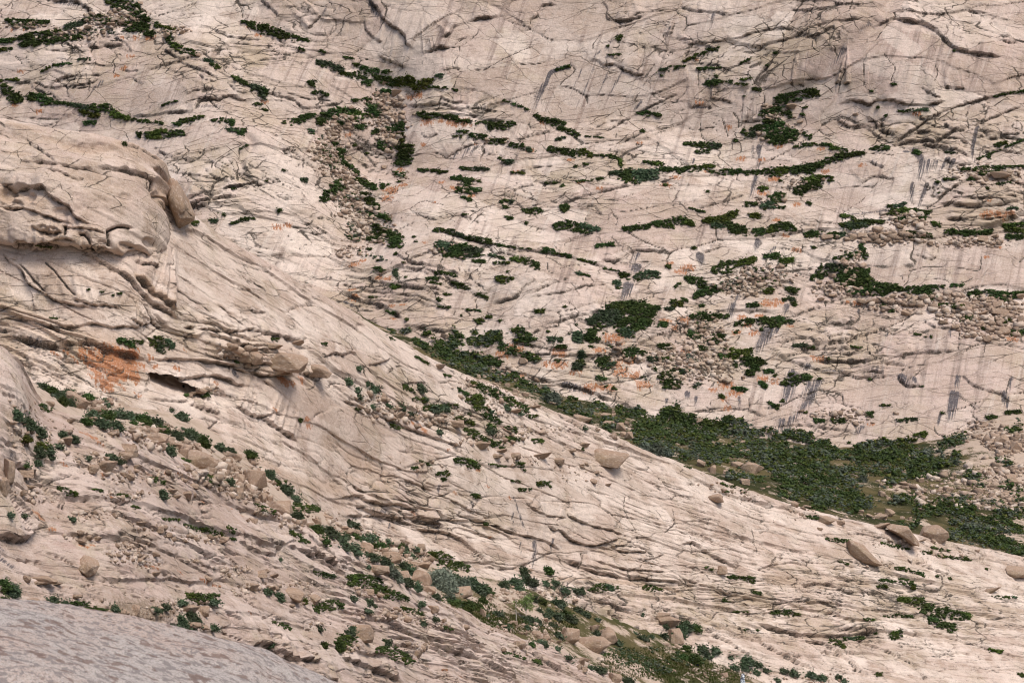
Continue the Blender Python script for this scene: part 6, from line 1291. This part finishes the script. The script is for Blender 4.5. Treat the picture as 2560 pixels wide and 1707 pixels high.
def bush(c, x, y, rx, ry, kind='S', label=None, name='bush', airy=0.0, only=None):
    global sd
    sd += 1; g = np.random.default_rng(sd)
    s = CROPS[c][2]; px, py = cp(c, x, y); rx *= 1.55 / s; ry *= 1.4 / s
    h = hit(px, py + ry * .7, only)
    if h is None: return None
    loc, nor, nm = h; k = mpp(loc.y)
    RX, RZ = rx * k, 2 * ry * k * 0.95; RY = 0.8 * RX
    rp = 1.5; rc = rp * RPX * k
    n = int(max(10, 4.0 * rx * ry / (RPX * rp) ** 2 * 1.45))
    P = dome(g, n, RX * .92, RY * .92, RZ * .92, .45)
    items = clump_items(g, P[: int(n * (1 - airy))], rc, .9) + clump_items(g, dome(g, n // 2 + 4 + int(n * airy * 2), RX, RY, RZ, .7), rc * 1.25, 1.0, LEAF)
    V, F = scatter_mesh(items)
    base = np.array(loc) - np.array([0, -0.3 * RY, 0.06 * RZ])
    root = new_obj(name, None); root.location = base; root.empty_display_size = .2
    new_obj('foliage', mesh_np('foliage', V, F, smooth=False), BM[kind][0], root)
    st = []
    for q in range(4):
        a = g.uniform(0, 6.28); e = np.array([math.cos(a) * RX * .5, math.sin(a) * RY * .5, RZ * .6])
        st.append(limb([[0, 0, -.15 * RZ], e * [.3, .3, .5], e], [.05 * RX, .035 * RX, .012 * RX], 5))
    V, F = join(st)
    new_obj('stem', mesh_np('stem', V, F), M_WOOD, root)
    if label: root['label'] = label; root['category'] = 'bush'; root['group'] = 'bushes in the gully and clearing'
    else: register(root, BM[kind][1], px, py, nm, 'bush', 'bushes in the gully and clearing')
    return root
BUSH = {
 4: "300,1100,34,22,S;350,1125,34,26,J;405,1160,34,28,S;420,1195,30,28,J;470,1205,26,22,S;590,1165,44,18,J;460,1130,30,12,S;720,1225,18,12,S;630,1285,34,22,S;720,1290,44,28,J;800,1285,40,26,S;580,1330,36,26,J;680,1345,50,32,S;780,1365,46,30,S;870,1295,32,24,S;960,1310,44,26,J;1060,1335,40,22,S;1000,1360,36,20,J;1095,1385,40,24,J;1155,1255,16,10,S;1220,1295,40,28,S;1190,1425,36,30,S;1280,1420,44,34,S;1370,1465,44,40,J;1480,1505,30,26,S;1545,1535,40,24,S;1680,1550,44,26,J;1140,1525,34,34,S;900,1340,22,14,J;110,1290,40,36,S;180,1350,50,38,S;260,1405,44,36,S;150,1450,60,18,O;250,1490,50,20,O;420,1425,34,26,S;490,1450,40,24,S;250,1540,50,32,S;320,1520,40,26,S;390,1500,34,14,S;700,1190,16,8,S;1390,1150,26,12,J;1250,1155,16,8,J",
 7: "1560,205,26,30,S;1830,150,34,32,S;1885,210,22,24,J;1940,250,38,36,S;2000,315,34,18,S;2020,430,36,26,S;2150,520,36,28,J;2240,545,50,36,S;2310,590,40,24,S;2200,600,34,22,J;740,30,50,18,S;800,65,40,14,S;590,40,18,12,S;340,32,26,16,S;245,72,28,18,S;170,80,20,20,J;1100,282,36,30,S;490,455,22,14,S;60,425,36,12,S;1800,945,36,20,S;1890,980,34,30,S;2060,1010,30,18,O;1820,1305,30,20,S;2165,1200,22,14,S;340,1000,50,18,S;420,1020,40,16,S;20,900,50,36,J;80,935,46,46,S;20,1020,50,44,J;1150,1190,34,26,S;1210,1150,60,40,S;1290,1120,50,34,S;1200,1230,50,36,J;1290,1225,44,34,S;1040,1070,44,18,S;1110,1050,44,20,S;1220,1022,50,14,S;1430,1015,60,16,S;770,1060,40,16,S;1900,728,16,9,S;160,430,20,10,S;2200,1310,26,20,J;2290,1310,40,36,J;130,1060,60,16,S;1340,1150,26,24,S;1440,1190,30,18,S",
 8: "60,480,36,20,S;105,500,22,24,S;100,570,36,18,J;190,575,50,24,S;160,600,36,24,S;30,575,40,18,S;30,640,44,26,S;100,660,40,34,S;210,635,34,18,J;270,635,40,20,J;310,605,30,14,S;380,630,44,18,J;430,650,34,14,S;210,710,50,26,S;290,740,46,26,S;460,700,44,18,S;340,800,46,34,G;390,850,34,30,G;440,775,36,26,S;490,810,40,28,S;450,880,44,30,S;520,920,34,22,S;510,660,34,12,S;540,685,20,12,S;830,890,52,40,G;780,850,30,22,S;900,890,40,34,S;950,930,52,34,S;1005,940,34,22,J;740,985,36,26,G;650,980,26,18,S;760,1020,46,18,J;850,1045,56,28,J;920,1045,46,24,J;970,1005,28,18,J;1245,812,32,34,S;1410,802,34,24,J;1110,900,36,24,S;1190,885,46,26,S;1290,880,56,26,S;1210,930,32,16,S;1390,890,30,18,S;1460,885,28,18,S;1440,920,16,10,S;1520,940,36,20,S;1600,942,40,18,S;1640,945,24,16,S;1320,1000,26,18,S;1370,1010,30,20,J;1480,1025,48,24,S;1350,1072,14,12,S;1415,1072,18,14,S;1620,1072,34,18,S;1670,1102,26,16,S;1400,1105,30,18,S;1470,1110,44,24,S;1560,1130,40,26,S;1520,1100,36,20,J;1750,1138,20,10,S;1480,1240,30,18,S;1070,1092,34,16,S;1270,1130,44,16,S;1330,1150,36,16,S;1130,1190,20,16,S;1270,1190,22,14,S;1440,1170,30,14,S;80,990,36,14,S;190,1020,34,16,S;230,1045,16,8,S;530,1035,34,14,S;170,1078,44,10,S;550,1162,34,12,S;640,1132,24,18,S;75,1195,24,14,S;180,775,22,12,S;310,1290,34,18,S;60,1225,44,16,S;1540,1395,36,10,S;1300,1300,18,16,J;1390,1310,20,12,S;1760,1480,46,20,S;1700,1462,20,12,S;1950,1550,40,24,S;1880,1290,30,20,S;1740,1230,34,14,S;1360,1290,40,8,S;1470,1335,30,8,S;2060,1260,34,16,S;2110,1248,16,10,S;2200,1248,22,16,S;2310,1200,26,24,S;2210,1185,20,14,S;2050,1100,12,8,S;2010,1230,10,6,S;2320,1240,20,20,S;560,1030,18,12,S",
 9: "40,1180,46,36,S;100,1190,44,22,J;20,1205,30,26,S;455,1420,44,28,S;430,1455,34,28,S;530,1445,24,16,S;575,1478,24,16,S;700,1482,34,16,S;770,1502,38,22,S;880,1508,44,20,S;960,1532,30,20,S;1075,1530,22,14,S;1110,1552,20,12,S;520,1496,22,16,S;365,1462,34,18,S;660,1546,18,12,S;30,1330,40,16,J;150,1335,40,22,S;230,1350,44,22,S;180,1380,34,18,S;20,1390,30,16,J;340,1390,20,10,S;1210,70,0,0,S;1240,180,30,22,G;960,350,34,16,S;1270,365,30,16,G",
 5: "210,1110,36,24,S;250,1115,18,18,S;50,1065,24,18,S;110,1120,24,16,S;125,1165,22,14,S;180,1080,10,10,S;215,1230,20,14,S;410,1240,26,18,S;540,1105,34,24,S;575,1180,14,12,S;620,1245,60,22,S;690,1240,44,20,S;1010,1390,36,26,S;1120,1240,24,14,S;1210,1275,16,12,S;470,1280,30,14,S;320,1230,24,12,S;660,1405,30,10,S;1050,1120,16,10,S;1010,1270,20,10,S;120,975,22,14,S;1650,1380,20,8,S;1430,1175,54,40,G;2130,1520,46,36,G;2200,1540,40,26,G;2060,1500,36,24,G"}
for c, st in BUSH.items():
    for it in st.split(';'):
        x, y, a, b, k = it.split(',')
        if float(a) > 0: bush(c, float(x), float(y), float(a), float(b), k)
mass('gully_scrub', {4: "270,1090,20 340,1120,26 420,1180,26;600,1280,18 740,1290,26 830,1280,22;570,1330,20 700,1345,28 820,1365,24;860,1295,18 980,1315,22 1090,1345,18;1180,1420,24 1290,1425,28 1380,1460,28;1470,1505,20 1560,1540,16;100,1290,26 180,1350,30 260,1400,28",
 7: "1830,150,20 1940,250,26 2000,320,16;2140,520,22 2260,560,28 2337,610,24", 8: "0,570,16 100,575,20 200,590,18;0,640,20 100,665,24;170,705,20 290,740,24 350,770,18;420,780,20 500,820,22 530,910,20;640,980,14 760,1020,18 900,1045,24;880,900,26 960,935,28 1020,950,14;1090,900,20 1200,890,22 1310,885,22;1480,940,12 1640,945,12"},
     [M_SCRUB, M_JUNIPER, M_SCRUB, M_SAGE], 'low scrub filling the floor of the boulder gully', 24, .5, ('gully', 'slope', 'ridge'), 1.5, 1.1)
mass('meadow_scrub', {8: "1780,1370,20 1900,1360,30 2000,1400,35 2100,1430,40 2250,1450,35;2150,1350,20;2050,1460,30 2250,1500,30;1860,1400,20 2000,1450,24;2300,1400,30;1000,1150,10 1100,1180,8;1230,1150,20 1330,1170,16", 9: "60,1370,24 160,1400,20;0,1330,10 60,1320,10;40,1430,20 140,1420,14"},
     [M_SCRUB, M_JUNIPER, M_SCRUB], 'low dark scrub along the upper edge of the meadow', 23, .8, ('gully', 'slope', 'ridge'), 1.7, .8)
bush(8, 690, 868, 88, 72, 'W', 'silvery blue willow shrub beside a tall block in the gully', 'willow_shrub', 0.55)

# ------------------------------------------------------------------ the young birches in the clearing
def tree(c, x, y, hgt, wid, label, seed, leaves, thick=1.0):
    g = np.random.default_rng(seed); s = CROPS[c][2]; px, py = cp(c, x, y)
    h = hit(px, py); loc = h[0]; k = mpp(loc.y); H = hgt / s * k; W = wid / s * k
    root = new_obj('birch_tree', None, None, None, label=label, category='tree', group='young birches in the clearing'); root.location = loc; root.empty_display_size = .3
    tp = [[0, 0, -.1], [.03 * W, 0, .3 * H], [-.04 * W, .02, .62 * H], [.02 * W, 0, .95 * H]]
    parts = [limb(tp, [.045 * thick, .036 * thick, .022 * thick, .008], 7)]; ends = []
    for q in range(9):
        t = g.uniform(.3, .9); a = g.uniform(0, 6.28); b = np.array([0, 0, t * H]); L = W * g.uniform(.5, 1) * (1.1 - t * .6)
        e = b + np.array([math.cos(a) * L, math.sin(a) * L * .8, L * .9]); parts.append(limb([b, (b + e) / 2 + [0, 0, .06 * H], e], [.018 * thick, .011, .004], 5)); ends += [e, (b + e) / 2 + [0, 0, .06 * H], b * .3 + e * .7]
    V, F = join(parts); new_obj('trunk', mesh_np('trunk', V, F), M_BARK, root)
    P = []
    for e in ends:
        for _ in range(leaves): P.append(e + g.normal(size=3) * [.2 * W, .2 * W, .07 * H])
    V, F = scatter_mesh(clump_items(g, P, .16 * (1 if leaves > 3 else .7), 1.0, LEAF))
    new_obj('crown', mesh_np('crown', V, F, smooth=False), M_BIRCHLEAF, root)
tree(8, 1262, 1135, 155, 62, 'small light green birch tree standing in the clearing', 31, 7, .9)
tree(8, 1196, 1150, 150, 44, 'thin white-stemmed birch with sparse leaves, left in the clearing', 32, 2, 1.1)

# ------------------------------------------------------------------ meadow grass
g = np.random.default_rng(41); Vs = []
for c, x, y, rx, ry, n in [(9, 150, 1480, 420, 110, 2600), (8, 1060, 1140, 170, 50, 900), (8, 1350, 1190, 280, 50, 700), (8, 2100, 1430, 340, 110, 1300), (8, 900, 1060, 160, 50, 400), (9, 800, 1540, 300, 30, 300)]:
    for _ in range(n):
        a = g.uniform(0, 6.28); r = math.sqrt(g.uniform())
        px, py = cp(c, x + rx * r * math.cos(a), y + ry * r * math.sin(a))
        h = hit(px, py)
        if h is None or h[2] != 'gully': continue
        p = np.array(h[0])
        for q in range(3):
            d = g.normal(size=2); d = d / np.linalg.norm(d) * .05; b = p + [g.normal() * .1, g.normal() * .1, -.02]
            Vs += [b + [d[0], d[1], 0], b - [d[0], d[1], 0], b + [g.normal() * .06, g.normal() * .06, g.uniform(.1, .3)]]
new_obj('meadow_grass', mesh_np('meadow_grass', np.array(Vs), np.arange(len(Vs)).reshape(-1, 3), smooth=False), foliage_mat('grass', (0.025, 0.042, 0.011), (0.055, 0.070, 0.022), (0.085, 0.080, 0.036)), None, kind='stuff', label='short green grass of the meadow at the bottom', category='grass')

# ------------------------------------------------------------------ small man-made things
px, py = cp(4, 1240, 1100); h = hit(px, py)
k = mpp(h[0].y)
def box(sx, sy, sz, bev):
    bm = bmesh.new(); bmesh.ops.create_cube(bm, size=1.0)
    bmesh.ops.scale(bm, vec=(sx, sy, sz), verts=bm.verts); bmesh.ops.bevel(bm, geom=bm.edges[:], offset=bev, segments=2, affect='EDGES')
    me = bpy.data.meshes.new('box'); bm.to_mesh(me); bm.free(); return me
pw, ph = 12 / 2.703 * k, 29 / 2.703 * k
root = new_obj('plaque', None, None, None, label='small dark upright plaque on the back wall of the cave', category='plaque'); root.location = Vector(h[0]) - ray(px, py).normalized() * 0.06
new_obj('panel', box(pw * .84, .05, ph * .9, .006), M_DARK, root)
for i, (x, z, a, b) in enumerate([(-.46, 0, .1, 1), (.46, 0, .1, 1), (0, .48, .82, .06), (0, -.48, .82, .06)]):
    o = new_obj('frame', box(pw * a, .07, ph * b, .006), M_DARK, root); o.location = (x * pw, 0, z * ph)

# ribbons on a bush and a cloth-wrapped post on the meadow
def cloth_mat(name, sc):
    t = NT(name); co = t.coord()
    f = t.voro(co, sc, 'F1', 'Color'); sp = t.node('SeparateColor'); t.l.new(f, sp.inputs[0])
    t.color(t.mix(t.ramp(sp.outputs[0], .45, .5), (0.78, 0.82, 0.88), t.mix(sp.outputs[1], (0.03, 0.035, 0.05), (0.28, 0.36, 0.48))))
    return t.m
px, py = cp(9, 425, 1500); h = hit(px, cp(9, 425, 1567)[1] + 4); loc = h[0]; k = mpp(loc.y)
H = (cp(9, 0, 1567)[1] + 4 - py) * k; Wd = 15 / 2.717 * k
g = np.random.default_rng(51); nr, ns = 22, 18; V = []
for i in range(nr):
    t = i / (nr - 1)
    for j in range(ns):
        a = 2 * math.pi * j / ns
        r = Wd * (1.15 - .55 * t ** 1.5) * (1 + .14 * math.sin(3 * a + 9 * t) + .08 * math.sin(7 * a - 13 * t)) * (1 if i < nr - 1 else .25)
        V.append([r * math.cos(a) + .12 * Wd * t, r * math.sin(a), -.1 + (H + .1) * t])
F = [[i * ns + j, i * ns + (j + 1) % ns, (i + 1) * ns + (j + 1) % ns, (i + 1) * ns + j] for i in range(nr - 1) for j in range(ns)]
root = new_obj('wrapped_post', None, None, None, label='post wrapped in white and dark mottled cloth at the bottom edge', category='post'); root.location = loc
new_obj('cloth', mesh_np('cloth', V, F), cloth_mat('mottled_cloth', 9.0), root)
V, F = limb([[.12 * Wd, 0, H * .9], [.15 * Wd, 0, H + .1], [.2 * Wd, 0, H + .28]], [.09, .08, .02], 7)
new_obj('post_top', mesh_np('post_top', V, F), M_WOOD, root)
rb = bush(9, 95, 1405, 40, 32, 'J', 'dark bush hung with white ribbons on the meadow', 'ribbon_bush')
if rb is not None:
    mw = plain('ribbon_white', (0.75, 0.78, 0.84), .7, .1); cols_ = [mw, mw, mw, plain('ribbon_blue', (0.10, 0.12, 0.45)), plain('ribbon_yellow', (0.65, 0.45, 0.12))]
    k = mpp(300)
    for i in range(26):
        p = dome(g, 1, 40 / 2.717 * k, 30 / 2.717 * k, 60 / 2.717 * k, .9)[0]; p[1] = -abs(p[1]) - .05
        l = g.uniform(.15, .4); w = .035; e = g.normal(size=3) * .05
        V = [p + [-w, 0, 0], p + [w, 0, 0], p + [w, -.02, -l * .5] + e, p + [-w, -.02, -l * .5] + e, p + [w, .0, -l] + e * 2, p + [-w, 0, -l] + e * 2]
        new_obj('ribbon', mesh_np('ribbon', V, [[0, 1, 2, 3], [3, 2, 4, 5]]), cols_[i % 5], rb)
finish_labels()
